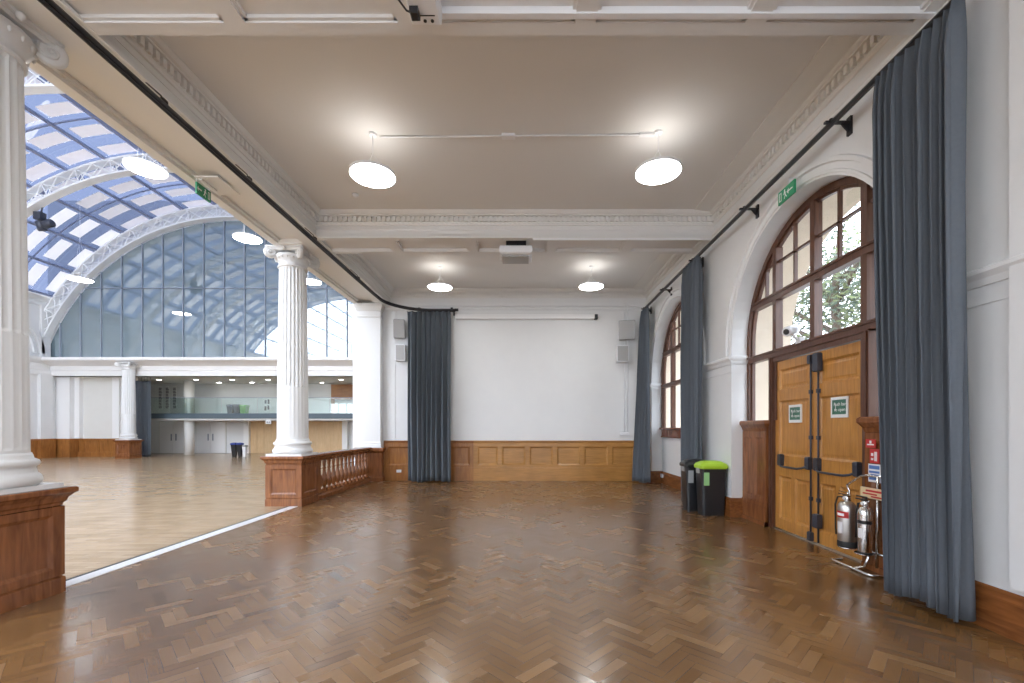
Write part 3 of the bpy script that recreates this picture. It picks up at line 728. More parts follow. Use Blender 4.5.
disc_lamp('small looking round pendant lamp in the far bay, right of the projector', (1.64, 10.62, 4.95), .295, ZC-4.95)
for y, lb in ((1.0, 'left'), (-3.9, 'left rear')):
    disc_lamp('round pendant lamp above the viewer, %s side' % lb, (-2.03, y, 4.9), .295, ZC-4.9)
    disc_lamp('round pendant lamp above the viewer, %s side' % lb.replace('left', 'right'), (1.79, y, 4.9), .295, ZC-4.9)
HZ = 8.05; HXC, HR0, HR1, HZC = -14.6, 10.2, 10.95, 1.8
def vault_z(x, r=HR1): return HZC+math.sqrt(r*r-(x-HXC)**2)
for (x, y, lb) in ((-9.56, 11.0, 'nearest pendant lamp in the glazed hall, beside the colonnade beam'), (-9.56, 15.05, 'second pendant lamp in the glazed hall, left of the far column capital'), (-9.56, 19.5, 'pendant lamp in the glazed hall seen just right of the far column'), (-19.6, 19.2, 'pendant lamp hanging by the left end of the hall arch')):
    disc_lamp('large round '+lb, (x, y, HZ), .44, vault_z(x)-HZ-.05, 'large pendant lamps in the hall')

# ceiling conduit between the lamps, detector
b = MB(); b.tube([(-1.95, 5.88, ZC-.02), (1.75, 5.83, ZC-.02)], .012, 8); b.box(-.30, -.12, 5.82, 5.90, ZC-.04, ZC); b.box(1.55, 1.75, 5.8, 5.86, ZC-.035, ZC)
tag(b.build('ceiling_conduit', 'white_plastic'), 'thin white conduit on the ceiling between the two nearer lamps', 'conduit')
b = MB(); b.lathe([(.05, ZC), (.055, ZC-.02), (.03, ZC-.045), (.001, ZC-.05)][::-1], 20, c=(-2.85, 7.35)); tag(b.build('smoke_detector', 'white_plastic'), 'small round smoke detector on ceiling beside the left lamp', 'smoke detector')

# projector under far beam
t = thing('projector', 'white ceiling projector hung under the far cross beam', 'projector', (-.16, 8.36, 4.99))
b = MB(); b.box(-.30, .31, -.25, .25, -.225, -.075, bev=.025); pb = b.build('projector_body', 'white_plastic', t)
b = MB(); b.box(-.18, .2, -.12, .1, -.08, .06); b.build('mount_plate', 'black_metal', t)
b = MB(); b.box(-.26, .25, -.15, .23, -.25, -.22); b.build('underside_tray', 'grey_plastic', t)
b = MB(); b.lathe([(.05, 0), (.055, .02), (.04, .03)], 20, mtx=Matrix.Translation((.05, .25, -.15)) @ Matrix.Rotation(-PI/2, 4, 'X')); b.build('lens', 'black_plastic', pb)
b = MB(); b.box(.16, XR-.05, 8.02, 8.06, ZS-.03, ZS+.0); tag(b.build('cable_trunking', 'white_plastic'), 'white cable trunking along the far beam right of the projector', 'cable trunking')
b = MB(); b.box(-.98, XR-.02, 3.66, 3.71, ZS-.012, ZS+.05); tag(b.build('cable_trunking', 'white_plastic'), 'white cable trunking along the nearest beam at the top of the view', 'cable trunking')
t = thing('socket_box', 'white socket box with black plug on the nearest ceiling beam', 'socket box', (-.82, 3.5, ZS))
b = MB(); b.box(-.12, .13, -.16, .16, -.12, .05, bev=.015); b.build('box', 'white_plastic', t)
b = MB(); b.box(-.15, -.12, -.18, .18, -.05, .05); b.build('back_plate', 'moulding_paint', t)
b = MB(); b.box(-.10, -.03, -.02, .07, -.17, -.11, bev=.01); b.tube([(-.065, .02, -.15), (-.12, -.02, -.16), (-.2, -.1, -.1), (-.25, -.2, .0)], .008, 6); b.build('plug', 'black_plastic', t)
b = MB()
for x in (.0, .06): b.lathe([(.014, -.126), (.014, -.118)], 12, c=(x, .11))
b.box(-.05, .09, .06, .067, -.124, -.118); b.build('sockets', 'black_plastic', t)

# ---------------- fixtures on back wall ----------------
t = thing('projection_screen', 'long white roller screen housing mounted high on the far wall', 'screen', (0, YB, 4.66))
b = MB(); b.box(-1.95, 2.0, -.14, -.02, -.07, .06, bev=.02); b.box(-1.95, -1.85, -.02, 0, -.05, .05); b.box(1.9, 2.0, -.02, 0, -.05, .05); b.build('housing', 'white_paint', t)
b = MB(); b.box(2.0, 2.09, -.15, -.01, -.075, .065, bev=.015); b.build('end_cap', 'black_plastic', t)
def speaker(name, label, px0, px1, py0, py1, Y, dep, rx, rz, m):
    a = at(px0, py1, Y); c = at(px1, py0, Y); w_, h_ = c.x-a.x, c.z-a.z
    t = thing(name, label, 'speaker', ((a.x+c.x)/2, Y+dep/2, a.z), rz); t.rotation_euler = (rx, 0, rz)
    b = MB(); b.box(-w_/2, w_/2, -dep/2, dep/2, 0, h_, bev=.02); cb = b.build('cabinet', m, t)
    b = MB(); b.box(-w_/2+.025, w_/2-.025, -dep/2-.008, -dep/2, .03, h_-.03); b.build('grille', 'grey_plastic', cb)
    b = MB(); b.box(-.03, .03, dep/2, dep/2+.1, h_*.4, h_*.6); b.build('wall_bracket', 'white_plastic', t)
speaker('wall_speaker', 'grey tilted speaker high beside the far right corner curtain', 620, 636, 320, 339, 12.15, .22, .15, -.25, 'grey_plastic')
speaker('wall_speaker', 'grey speaker high on far wall, left of the wide dark curtain', 393, 404, 319, 338, 12.2, .2, .12, .2, 'grey_plastic')
speaker('wall_speaker', 'small white speaker mounted below the tilted grey one at far right', 617, 629, 345, 362, 12.18, .2, 0, 0, 'white_plastic')
speaker('wall_speaker', 'small white speaker left of the wide dark curtain, below the grey one', 395, 405, 344, 361, 12.2, .18, 0, 0, 'white_plastic')
b = MB()
for x in (624.5, 627.5):
    q0, q1 = at(x, 303, 12.43), at(x, 434, 12.43); b.tube([q0, q1], .012, 6)
q = at(624, 434, 12.42); b.box(q.x-.12, q.x+.14, q.y-.03, q.y+.02, q.z-.05, q.z+.05, bev=.01)
tag(b.build('wall_conduit', 'white_plastic'), 'white vertical conduit running down far wall to a socket above the panelling', 'conduit')
q = at(399, 471, 12.40); b = MB(); b.box(q.x-.07, q.x+.07, 12.385, 12.42, q.z-.045, q.z+.045, bev=.006); tag(b.build('wall_socket', 'white_plastic'), 'white socket low on the panelling left of the wide curtain', 'socket')
q = at(660.5, 477, 11.95); b = MB(); b.box(XG-.075, XG-.04, 11.7, 11.84, .16, .26, bev=.006); tag(b.build('wall_socket', 'white_plastic'), 'white socket on the skirting below the far arched window', 'socket')

# ---------------- signs and camera ----------------
def exit_sign(label, x, y, z, face, L=.34, h=.17):
    t = thing('exit_sign', label, 'sign', (x, y, z))
    b = MB(); b.box(-.012, .012, -L/2, L/2, 0, h, bev=.003); b.build('sign_panel', 'green_sign', t)
    b = MB(); s = .0135*face
    x0, x1 = sorted((s-.0008*face, s+.0008*face))
    # running figure, arrow and doorway drawn in white
    b.box(x0, x1, L*.28, L*.42, h*.18, h*.24); b.box(x0, x1, L*.28, L*.31, h*.18, h*.82); b.box(x0, x1, L*.39, L*.42, h*.18, h*.82); b.box(x0, x1, L*.28, L*.42, h*.76, h*.82)
    b.lathe([(.001, 0), (.013, 0), (.013, .001), (.001, .001)], 12, mtx=Matrix.Translation((s, L*.08, h*.78)) @ Matrix.Rotation(PI/2, 4, 'Y'))
    for p0, p1, r_ in (((.08, .68), (.03, .42), .012), ((.03, .42), (.10, .15), .007), ((.03, .42), (-.05, .2), .007), ((.08, .65), (.16, .5), .006), ((.08, .65), (-.02, .55), .006)):
        b.tube([(s, p0[0]*L, p0[1]*h), (s, p1[0]*L, p1[1]*h)], r_*.7, 6)
    b.box(x0, x1, -L*.40, -L*.16, h*.45, h*.55)
    b.prism([(-L*.16, h*.28), (-L*.16, h*.72), (-L*.06, h*.5)] if face < 0 else [(-L*.40, h*.28), (-L*.40, h*.72), (-L*.48, h*.5)], x0, x1, 'x')
    b.build('pictogram', 'white_paint', t)
    return t
t = exit_sign('green exit sign hanging under the colonnade beam on the left', -4.55, 6.17, 4.76, 1, .27, .16)
b = MB(); b.tube([(0, -.12, .17), (0, -.12, .24)], .006, 6); b.tube([(0, .12, .17), (0, .12, .24)], .006, 6); b.box(-.03, .30, -.13, .34, .225, .245); b.box(.02, .06, -.1, .2, .20, .23); b.build('hanger', 'moulding_paint', t)
t = exit_sign('green exit sign hung high above the arched doorway on the right wall', 3.36, 5.56, 4.42, -1)
b = MB(); b.tube([(0, -.05, .17), (0, -.05, .24), (.15, -.05, .26)], .007, 6); b.lathe([(.03, 0), (.03, .02)], 12, mtx=Matrix.Translation((.13, -.05, .26)) @ Matrix.Rotation(PI/2, 4, 'Y')); b.build('hanger', 'white_plastic', t)
t = thing('security_camera', 'white security camera in front of the arched window above the doors', 'camera', (3.64, 5.92, 2.75))
mt = Matrix.Translation((0, 0, .08)) @ Vector((-.75, -.45, -.25)).to_track_quat('Z', 'Y').to_matrix().to_4x4()
b = MB(); b.lathe([(.03, -.13), (.06, -.11), (.066, -.02), (.066, .10), (.058, .135)], 20, mtx=mt); b.build('camera_body', 'white_plastic', t)
b = MB(); b.lathe([(.04, .136), (.036, .142)], 16, mtx=mt); b.build('lens', 'black_plastic', t)
b = MB(); b.tube([(0, 0, .04), (.05, 0, -.02), (.12, 0, -.06)], .018, 8); b.box(.08, .15, -.05, .05, -.1, -.02); b.build('camera_bracket', 'white_plastic', t)

# ---------------- bins ----------------
def bin_(label, loc, lid, lab, rz=0):
    t = thing('recycling_bin', label, 'bin', loc, rz, 'slim bins by the curtain')
    def rr(hx, hy, c, z):
        pts = []
        for sx, sy, a0 in ((1, 1, 0), (-1, 1, PI/2), (-1, -1, PI), (1, -1, 1.5*PI)):
            for i in range(5): a = a0+i*PI/8; pts.append((sx*(hx-c)+c*math.cos(a), sy*(hy-c)+c*math.sin(a), z))
        return pts
    b = MB(); b.loft([rr(.185, .13, .035, 0), rr(.188, .133, .04, .02), rr(.215, .155, .045, .76), rr(.222, .16, .045, .81), rr(.212, .15, .04, .81), rr(.16, .12, .03, .1)], True, True, False)
    bb = b.build('bin_body', 'black_plastic', t)
    b = MB(); b.loft([rr(.228, .168, .05, .80), rr(.24, .175, .05, .815), rr(.24, .175, .05, .85), rr(.22, .155, .05, .885), rr(.15, .10, .04, .925), rr(.08, .05, .03, .935)], True, True, False)
    b.build('bin_lid', lid, t)
    b = MB(); b.box(-.17, -.08, -.158, -.146, .52, .74); o = b.build('bin_label', lab, bb); o.location.x = -.01
    b = MB()
    for s in (-1, 1): b.box(s*.218-.014, s*.218+.014, -.06, .06, .72, .82)
    b.build('handle', 'grey_plastic', bb)
bin_('black recycling bin with a bright lime green lid', (3.245, 7.56, 0), 'lime_plastic', 'label_green')
bin_('all black bin standing just behind the lime lidded one', (3.12, 7.93, 0), 'black_plastic', 'label_grey')

# ---------------- extinguishers, stand and signs ----------------
t = thing('extinguisher_stand', 'chrome tube stand on floor holding two fire extinguishers', 'stand', (3.62, 4.6, 0))
b = MB(); b.tube([(.0, .36, .018), (-.13, .33, .018), (-.15, .28, .018), (-.15, -.20, .018), (-.13, -.24, .018), (.08, -.26, .018)], .016, 10); b.build('base_tube', 'chrome', t)
b = MB(); b.tube([(-.15, -.02, .018), (-.02, .0, .03), (.02, 0, .12), (.03, 0, .22)], .016, 10); b.tube([(.02, .30, .86), (.04, .12, .98), (.04, .03, .995), (.04, -.30, .995)], .012, 8)
b.tube([(.03, -.1, .05), (.04, -.1, .99)], .014, 8); b.tube([(.03, -.28, .1), (.04, -.28, .99)], .014, 8); b.tube([(.03, .24, .2), (.03, .28, .80), (.02, .30, .86)], .012, 8); b.tube([(.03, -.28, .2), (.03, .26, .2)], .012, 8)
b.build('upright_frame', 'chrome', t)
b = MB(); b.box(.015, .03, -.26, .10, .76, .87); ss = b.build('stand_sign', 'cream_label', t)
b = MB(); b.box(.008, .016, -.20, .02, .83, .85); b.box(.008, .016, -.12, .06, .80, .815); b.box(.008, .016, -.22, -.05, .775, .79); b.build('sign_marks', 'red_plastic', ss)
for y in (.18, -.06):
    b = MB(); b.lathe([(.085, .185), (.085, .20)], 20, c=(-.07, y)); b.box(-.07, .04, y-.02, y+.02, .185, .2); b.build('shelf', 'chrome', t)
def exting(label, loc, r, h, water):
    t = thing('fire_extinguisher', label, 'fire extinguisher', loc)
    b = MB(); b.lathe([(r*.9, .0), (r, .015), (r, h-.09), (r*.93, h-.05), (r*.7, h-.015), (r*.3, h)], 28); b.build('cylinder_body', 'brushed_steel' if water else 'chrome', t)
    b = MB(); b.lathe([(r*1.02, 0), (r*1.04, .01), (r*1.04, .055 if water else .02), (r*1.01, .065 if water else .025)], 28); b.build('foot_ring', 'rubber', t)
    b = MB(); b.lathe([(.022, h-.01), (.026, h+.01), (.026, h+.05), (.018, h+.06)], 14); b.box(-.02, .02, -.03, .03, h+.045, h+.06); vl = b.build('valve', 'chrome', t)
    b = MB(); b.box(-.012, .012, -.02, .12, h+.06, h+.072); b.box(-.012, .012, -.01, .11, h+.09, h+.10); b.tube([(0, .0, h+.06), (0, -.02, h+.095)], .01, 6); b.build('lever_handle', 'black_plastic' if not water else 'chrome', vl)
    b = MB()
    if water: b.tube([(0, .03, h+.04), (-.03, .10, h+.03), (-.03, r+.05, h-.06), (-.02, r+.06, .35*h), (-.02, r+.05, .1)], .009, 8)
    else: b.tube([(0, .02, h+.03), (-.02, .07, h+.02), (-.02, r+.02, h-.08), (-.015, r+.02, .3*h)], [.01, .01, .014, .022], 8)
    b.build('hose', 'rubber', t)
    # paper band wrapped round the front of the cylinder
    def band(z0, z1, a0, a1, rr, m, nm):
        b = MB(); rings = []
        for i in range(13):
            a = a0+(a1-a0)*i/12; c, s_ = math.cos(a), math.sin(a)
            rings.append([(rr*c, rr*s_, z0), ((rr+.0015)*c, (rr+.0015)*s_, z0), ((rr+.0015)*c, (rr+.0015)*s_, z1), (rr*c, rr*s_, z1)])
        b.loft(rings, True, True); b.build(nm, m, t)
    if water:
        band(h*.64, h*.78, PI*.8, PI*1.35, r, 'red_plastic', 'red_label'); band(h*.30, h*.55, PI*.9, PI*1.15, r, 'white_plastic', 'instruction_label')
        band(h*.68, h*.74, PI*.9, PI*1.2, r+.0016, 'white_paint', 'label_print')
    else:
        band(h*.64, h*.71, PI*.75, PI*1.6, r, 'black_plastic', 'black_label'); band(h*.34, h*.54, PI*.95, PI*1.2, r, 'white_plastic', 'instruction_label')
    b = MB(); b.lathe([(.018, 0), (.018, .012)], 14, mtx=Matrix.Translation((-.026, 0, h+.03)) @ Matrix.Rotation(-PI/2, 4, 'Y')); b.build('gauge', 'white_plastic', vl)
exting('wide steel water extinguisher with red label, left on the chrome stand', (3.55, 4.78, .20), .088, .50, True)
exting('slimmer chrome extinguisher with black band, nearest the curtain', (3.53, 4.50, .20), .066, .49, False)
# small identification signs on the wood panel
def ysign(label, yc, z0, z1, wd, m, marks):
    t = thing('safety_sign', label, 'sign', (XG-.106, yc, z0))
    b = MB(); b.box(-.004, .004, -wd/2, wd/2, 0, z1-z0); b.build('sign_plate', m, t)
    b = MB()
    for (a0, a1, c0, c1) in marks: b.box(-.0055, -.003, a0*wd, a1*wd, c0*(z1-z0), c1*(z1-z0))
    b.build('printed_marks', 'white_paint' if m != 'white_paint' else 'blue_label', t)
ysign('small red sign topmost on the wood panel above the extinguishers', 4.62, 1.29, 1.38, .13, 'red_plastic', [(-.35, .35, .3, .45), (-.1, .1, .5, .85)])
ysign('small red sign with flame mark, between the top red and the blue one', 4.57, 1.13, 1.28, .12, 'red_plastic', [(-.3, .0, .15, .8), (.1, .35, .5, .7), (.1, .35, .2, .35)])
ysign('blue and white instruction sign above the chrome stand', 4.57, .93, 1.12, .16, 'white_paint', [(-.42, .42, .72, .92), (-.42, .42, .5, .62), (-.42, .3, .34, .44), (-.42, .42, .12, .26)])
b = MB()
tagx = None

# ---------------- glazed hall ----------------
XHL = -24.0
b = MB(); b.box(XHL-.2, XHL, YF, 22.4, 0, 8.1); S(b.build('wall_hall_left', 'wall_paint'))
b = MB(); b.box(-4.86, -4.78, YF, 22.4, ZC, 9.6); b.box(-4.9, -4.7, 12.55, 26.2, 0, ZC); S(b.build('wall_hall_right', 'wall_paint'))
b = MB(); b.box(XHL-.2, -4.7, YF-.2, YF, 0, 2.0); b.box(XHL-.2, -4.7, YF-.2, YF, 4.5, 5.2); S(b.build('wall_hall_front', 'wall_paint'))
e = bpy.data.objects.new('window_8', None); sc.collection.objects.link(e); S(e)  # unseen hall window, added to bring in daylight from behind the camera
b = MB()
for q in range(20): x = XHL+.1+q; b.box(x-.04, x+.04, YF-.14, YF-.06, 2.0, HZC+math.sqrt(max(HR1**2-(x-HXC)**2, 10.3)))
b.build('window_frame', 'mullion', e)
b = MB(); b.prism([(XHL, 2.0), (-4.8, 2.0)]+[(HXC+HR1*math.cos(a), HZC+HR1*math.sin(a)) for a in [.5+(PI-1.0)*i/40 for i in range(41)]], YF-.105, YF-.10, 'y'); b.build('glazing', 'window_glass', e)
# left hall wall mouldings
b = MB()
b.run([(0, 7.55), (.1, 7.6), (.12, 7.8), (.25, 7.9), (.35, 8.0), (.35, 8.1), (0, 8.12)], (XHL, YF), (XHL, 22), (1, 0))
b.run([(0, 4.15), (.1, 4.15), (.12, 4.35), (.1, 4.4), (.1, 4.7), (.3, 4.85), (.35, 4.95), (.35, 5.02), (0, 5.05)], (XHL, YF), (XHL, 22), (1, 0))
for yc in (19.75, 15.5, 11.25):
    for r0, r1, d in ((1.5, 1.62, .08), (1.75, 1.95, .12)):
        rings = []
        for i in range(25):
            a = PI*i/24; c, s_ = math.cos(a), math.sin(a)
            rings.append([(XHL, yc+r0*c, 5.2+r0*s_), (XHL+d, yc+r0*c, 5.2+r0*s_), (XHL+d, yc+r1*c, 5.2+r1*s_), (XHL, yc+r1*c, 5.2+r1*s_)])
        b.loft(rings, True, True)
for yc in (21.75, 17.6, 13.4):
    b.box(XHL, XHL+.15, yc-.28, yc+.28, .96, 4.2); b.box(XHL, XHL+.12, yc-.2, yc+.2, 5.05, 7.6)
S(b.build('trim_18', 'wall_paint'))
b = MB(); b.box(XHL, XHL+.06, YF, 22, 0, .92); b.run([(0, .88), (.1, .9), (.1, .95), (0, .96)], (XHL, YF), (XHL, 22), (1, 0))
for yc in (21.75, 17.6, 13.4): b.box(XHL, XHL+.22, yc-.35, yc+.35, 0, .96)
S(b.build('trim_19', 'panelling'))
# end entablature
b = MB(); b.box(XHL, -4.7, 22.0, 22.35, 4.13, 5.0)
b.run([(0, 4.13), (.02, 4.13), (.02, 4.38), (.05, 4.40), (.05, 4.62), (.12, 4.66), (.3, 4.72), (.62, 4.82), (.66, 4.86), (.66, 4.98), (0, 5.0)], (XHL, 22.0), (-4.7, 22.0), (0, -1))
S(b.build('trim_20', 'white_paint'))
# end wall round the arch (spandrels) and above
def arc_xz(r, a0, a1, n): return [(HXC+r*math.cos(a0+(a1-a0)*i/n), HZC+r*math.sin(a0+(a1-a0)*i/n)) for i in range(n+1)]
a_end = math.asin((5.0-HZC)/HR0)
a_w = math.acos(9.4/HR0)
b = MB(); a0 = max(a_end, a_w)
pl = [(XHL-.2, 5.0), (XHL, 5.0)]+[(x, z) for x, z in arc_xz(HR0, PI-a0, PI/2, 30)]+[(HXC, HZC+HR1+.3), (XHL-.2, HZC+HR1+.3)]
b.prism(pl, 22.1, 22.3, 'y')
pr_ = [(-4.7, 5.0), (HXC+9.4, 5.0)]+[(x, z) for x, z in arc_xz(HR0, a0, PI/2, 30)]+[(HXC, HZC+HR1+.3), (-4.7, HZC+HR1+.3)]
b.prism(pr_, 22.1, 22.3, 'y'); S(b.build('wall_hall_end', 'wall_paint'))
# glazing in the end arch
e = bpy.data.objects.new('window_5', None); sc.collection.objects.link(e); S(e)
b = MB(); b.prism([(XHL, 5.0), (HXC+9.4, 5.0)]+arc_xz(HR0, a0, PI-a0, 50), 22.06, 22.09, 'y'); b.build('glazing', 'tinted_glazing', e)
b = MB(); k = -9
for k in range(-9, 10):
    x = HXC+.45+k*1.037
    if abs(x-HXC) < 9.35: b.box(x-.022, x+.022, 22.0, 22.07, 5.0, HZC+math.sqrt(HR0**2-(x-HXC)**2))
wv = math.sqrt(HR0**2-(8.58-HZC)**2); b.box(HXC-wv, HXC+wv, 22.0, 22.07, 8.56, 8.60)
b.build('mullion', 'mullion', e)
# roof trusses
def truss(label, Y, dep=.32):
    t = thing('roof_truss', label, 'roof truss', (HXC, Y, HZC), 0, 'white arched lattice trusses')
    a0 = math.asin((5.2-HZC)/HR0); a1 = PI-a0
    a0 = max(a0, math.acos(9.35/HR0)); a1 = PI-a0
    def ring(r0, r1, y0, y1, n=60):
        rr = []
        for i in range(n+1):
            a = a0+(a1-a0)*i/n; c, s_ = math.cos(a), math.sin(a)
            rr.append([(r0*c, y0, r0*s_), (r1*c, y0, r1*s_), (r1*c, y1, r1*s_), (r0*c, y1, r0*s_)])
        return rr
    b = MB(); b.loft(ring(HR0, HR0+.07, -dep/2, dep/2)); b.build('lower_chord', 'truss_paint', t)
    b = MB(); b.loft(ring(HR1-.17, HR1-.1, -dep/2, dep/2)); b.build('upper_chord', 'truss_paint', t)
    b = MB(); n = 34
    for y in (-dep/2+.03, dep/2-.03):
        for i in range(n):
            aa = a0+(a1-a0)*i/n; ab = a0+(a1-a0)*(i+1)/n; ra, rb = HR0+.05, HR1-.15
            P = lambda r, a: (r*math.cos(a), y, r*math.sin(a))
            b.tube([P(ra, aa), P(rb, ab)], .022, 4, smooth=False); b.tube([P(rb, aa), P(ra, ab)], .022, 4, smooth=False)
            if i % 2 == 0: b.tube([P(ra, aa), P(rb, aa)], .028, 4, smooth=False)
    b.build('lattice', 'truss_paint', t)
    return t
tr = truss('white lattice arch truss framing the tinted end window', 21.8)
for Y, lb in ((17.75, 'second white lattice truss, one bay before the end window'), (13.5, 'nearest visible white lattice truss, top left beside the column'), (9.25, 'white lattice truss hidden above the colonnade beam')):
    c = dup(tr); c.location.y = Y; c['label'] = lb
# glass roof, purlins, blinds
NA = 13; aR0 = math.asin((8.1-HZC)/HR1); aR0 = max(aR0, .0); aR1 = PI-aR0
e = thing('glass_roof', 'blue glazed barrel roof of the hall with white blinds', 'roof', (HXC, 0, HZC))
SP = 1.0625
def roof_patch(b, a0_, a1_, y0, y1, n=5):
    b.loft([[(HR1*math.cos(a0_+(a1_-a0_)*k/n), yq, HR1*math.sin(a0_+(a1_-a0_)*k/n)) for k in range(n+1)] for yq in (y0, y1)], False, False, True)
b = MB(); bl = MB(); bt = MB(); rb = random.Random(5)
for i in range(NA):
    aa = aR0+(aR1-aR0)*i/NA; ab = aR0+(aR1-aR0)*(i+1)/NA; g = .02
    y = 22.1
    while y > 7.1:
        ylo = y-SP
        if i == NA//2: roof_patch(b, aa, ab, ylo, y)
        else:
            y1 = y-.24-rb.random()*.06; y0 = y1-.52; tgt = bt if abs(i-NA//2) > 3 else bl
            roof_patch(tgt, aa+g, ab-g, y0, y1); roof_patch(b, aa, ab, y1, y); roof_patch(b, aa, ab, ylo, y0)
            roof_patch(b, aa, aa+g, y0, y1, 1); roof_patch(b, ab-g, ab, y0, y1, 1)
        y = ylo
YE = y
b.build('glazing', 'roof_glass', e, autofix=False)
bl.build('blinds', 'blind_cloth', e, autofix=False); bt.build('blinds', 'thin_blind_cloth', e, autofix=False)
b = MB(); b.loft([[(HR1*math.cos(aR0+(aR1-aR0)*k/64), yq, HR1*math.sin(aR0+(aR1-aR0)*k/64)) for k in range(65)] for yq in (YF, YE)], False, False, True); b.build('clear_glazing', 'clear_roof_glass', e)  # unseen near stretch of roof, made clear so more daylight enters
b = MB()
for i in range(NA+1):
    a = aR0+(aR1-aR0)*i/NA; c, s_ = math.cos(a), math.sin(a); r0, r1 = HR1-.12, HR1-.02; w_ = .045
    q = [(r*c-sg*w_*s_, r*s_+sg*w_*c) for r, sg in ((r0, -1), (r0, 1), (r1, 1), (r1, -1))]
    b.prism(q, YF, 22.05, 'y')
b.build('purlin', 'roof_steel', e)
b = MB(); yy = 22.05-2.125
while yy > YF:
    rr = []
    for i in range(65):
        a = aR0+(aR1-aR0)*i/64; c, s_ = math.cos(a), math.sin(a)
        rr.append([((HR1-.06)*c, yy-.02, (HR1-.06)*s_), ((HR1-.01)*c, yy-.02, (HR1-.01)*s_), ((HR1-.01)*c, yy+.02, (HR1-.01)*s_), ((HR1-.06)*c, yy+.02, (HR1-.06)*s_)])
    b.loft(rr); yy -= 2.125
b.build('glazing_bar', 'roof_steel', e)
# spotlight cluster on the roof
q = at(41, 226, 17.9)
t = thing('stage_light', 'dark stage spotlight cluster hanging below the second truss', 'spotlight', tuple(q))
b = MB(); b.lathe([(.12, -.2), (.15, -.15), (.15, .15), (.1, .2)], 16, mtx=Matrix.Rotation(.4, 4, 'X')); b.build('lamp_head', 'slate_metal', t)
b = MB(); b.lathe([(.12, -.25), (.16, -.2), (.16, .1), (.1, .15)], 16, mtx=Matrix.Translation((.35, 0, .1)) @ Matrix.Rotation(1.3, 4, 'Y')); b.build('lamp_head', 'slate_metal', t)
b = MB(); b.box(-.2, .1, -.12, .12, .25, .55); b.tube([(0, 0, .5), (.1, 0, 1.0)], .03, 6); b.tube([(0, 0, 0), (0, 0, .5)], .05, 6); b.build('yoke', 'slate_metal', t)

# ---------------- annex behind the end colonnade ----------------
YA = 26.0
b = MB(); b.box(-22.8, -4.7, YA, YA+.2, 0, 4.3); b.box(-22.8, -22.6, 22.9, YA, 0, 4.3); S(b.build('wall_annex', 'wall_paint'))
b = MB(); b.box(-24.2, -20.3, 22.75, 22.9, 0, 4.2)
S(b.build('wall_alcove', 'wall_cream'))
b = MB()
b.box(-23.6, -23.05, 22.55, 22.76, .96, 4.13); b.box(-21.4, -21.05, 22.6, 22.76, .96, 4.13); b.box(-24, -23.3, 22.3, 22.6, 0, 4.13)
S(b.build('trim_21', 'white_paint'))
b = MB(); b.box(-24, -20.3, 22.68, 22.76, 0, .9); b.box(-24, -20.3, 22.64, 22.76, .86, .95)
for x in (-23.9, -23.0, -22.2, -21.3, -20.4): b.box(x-.08, x+.08, 22.64, 22.7, 0, .9)
b.box(-24, -20.3, 22.63, 22.7, 0, .25); b.box(-24.0, -23.2, 22.2, 22.7, 0, .95)
S(b.build('trim_22', 'panelling'))
b = MB(); b.box(-24, -4.7, 22.0, YA+.1, 4.13, 4.3); S(b.build('ceiling_annex', 'wall_cream'))
b = MB(); b.box(-20.3, -4.7, 22.3, 22.32, 0.001, .002)
t = thing('mezzanine', 'mezzanine gallery with dark edge and glass balustrade across the end annex', 'mezzanine', (0, 0, 0))
b = MB(); b.box(-20.5, -4.75, 23.85, 25.99, 1.92, 2.02); b.build('deck', 'wall_cream', t)
b = MB(); b.box(-20.5, -4.75, 23.78, 23.86, 2.02, 2.30); b.build('edge_fascia', 'slate_panel', t)
for i in range(8):
    x0 = -20.5+i*1.97; b = MB(); b.box(x0+.02, x0+1.95, 23.80, 23.82, 2.30, 3.15); b.build('glass_panel', 'rail_glass', t)
b = MB(); b.box(-20.5, -4.75, 23.79, 23.83, 3.14, 3.17)
b.build('top_rail', 'mullion', t)
b = MB()
b.lathe([(.24, 0), (.24, 1.92)], 24, c=(-18.7, 24.3)); b.lathe([(.24, 2.02), (.24, 4.13)], 24, c=(-18.7, 24.3))
tag(b.build('round_pillar', 'wall_cream'), 'plain round cream pillar rising through the mezzanine edge', 'pillar')
def far_door(label, xpx, halfw, m, ytop=422.5, Y=25.97):
    t = bpy.data.objects.new('door_%d' % far_door.n, None); sc.collection.objects.link(t); far_door.n += 1; S(t)
    xc = (xpx-VX)/FPX*Y; t.location = (xc, Y, 0)
    for s in (-1, 1):
        b = MB(); x0, x1 = sorted((s*.01, s*halfw)); b.box(x0, x1, -.05, 0, .02, 1.86); lf = b.build('door_leaf', m, t)
        b = MB(); b.box(s*.14-.02, s*.14+.02, -.09, -.05, .75, 1.15); b.build('handle', 'mullion', lf)
    b = MB(); b.box(-halfw-.06, -halfw, -.03, 0, 0, 1.9); b.box(halfw, halfw+.06, -.03, 0, 0, 1.9); b.box(-halfw-.06, halfw+.06, -.03, 0, 1.86, 1.92); b.build('door_frame', 'wall_cream', t)
far_door.n = 2
far_door('', 174.5, .85, 'white_paint'); far_door('', 211.3, .85, 'white_paint')
b = MB()
for x0, x1 in ((250, 278), (308.5, 342)):
    a, c = (x0-VX)/FPX*25.9, (x1-VX)/FPX*25.9; n = 4
    for i in range(n): b.box(a+(c-a)*i/n+.006, a+(c-a)*(i+1)/n-.006, 25.9, 25.99, 0, 1.9)
S(b.build('wall_pale_panels', 'pale_wood'))
b = MB(); a, c = (331-VX)/FPX*25.9, (372-VX)/FPX*25.9; b.box(a, c, 25.9, 25.99, 3.2, 4.1); b.box(a, a+.2, 25.9, 25.99, 2.0, 3.2); S(b.build('wall_upper_panel', 'oak_rail'))
b = MB()
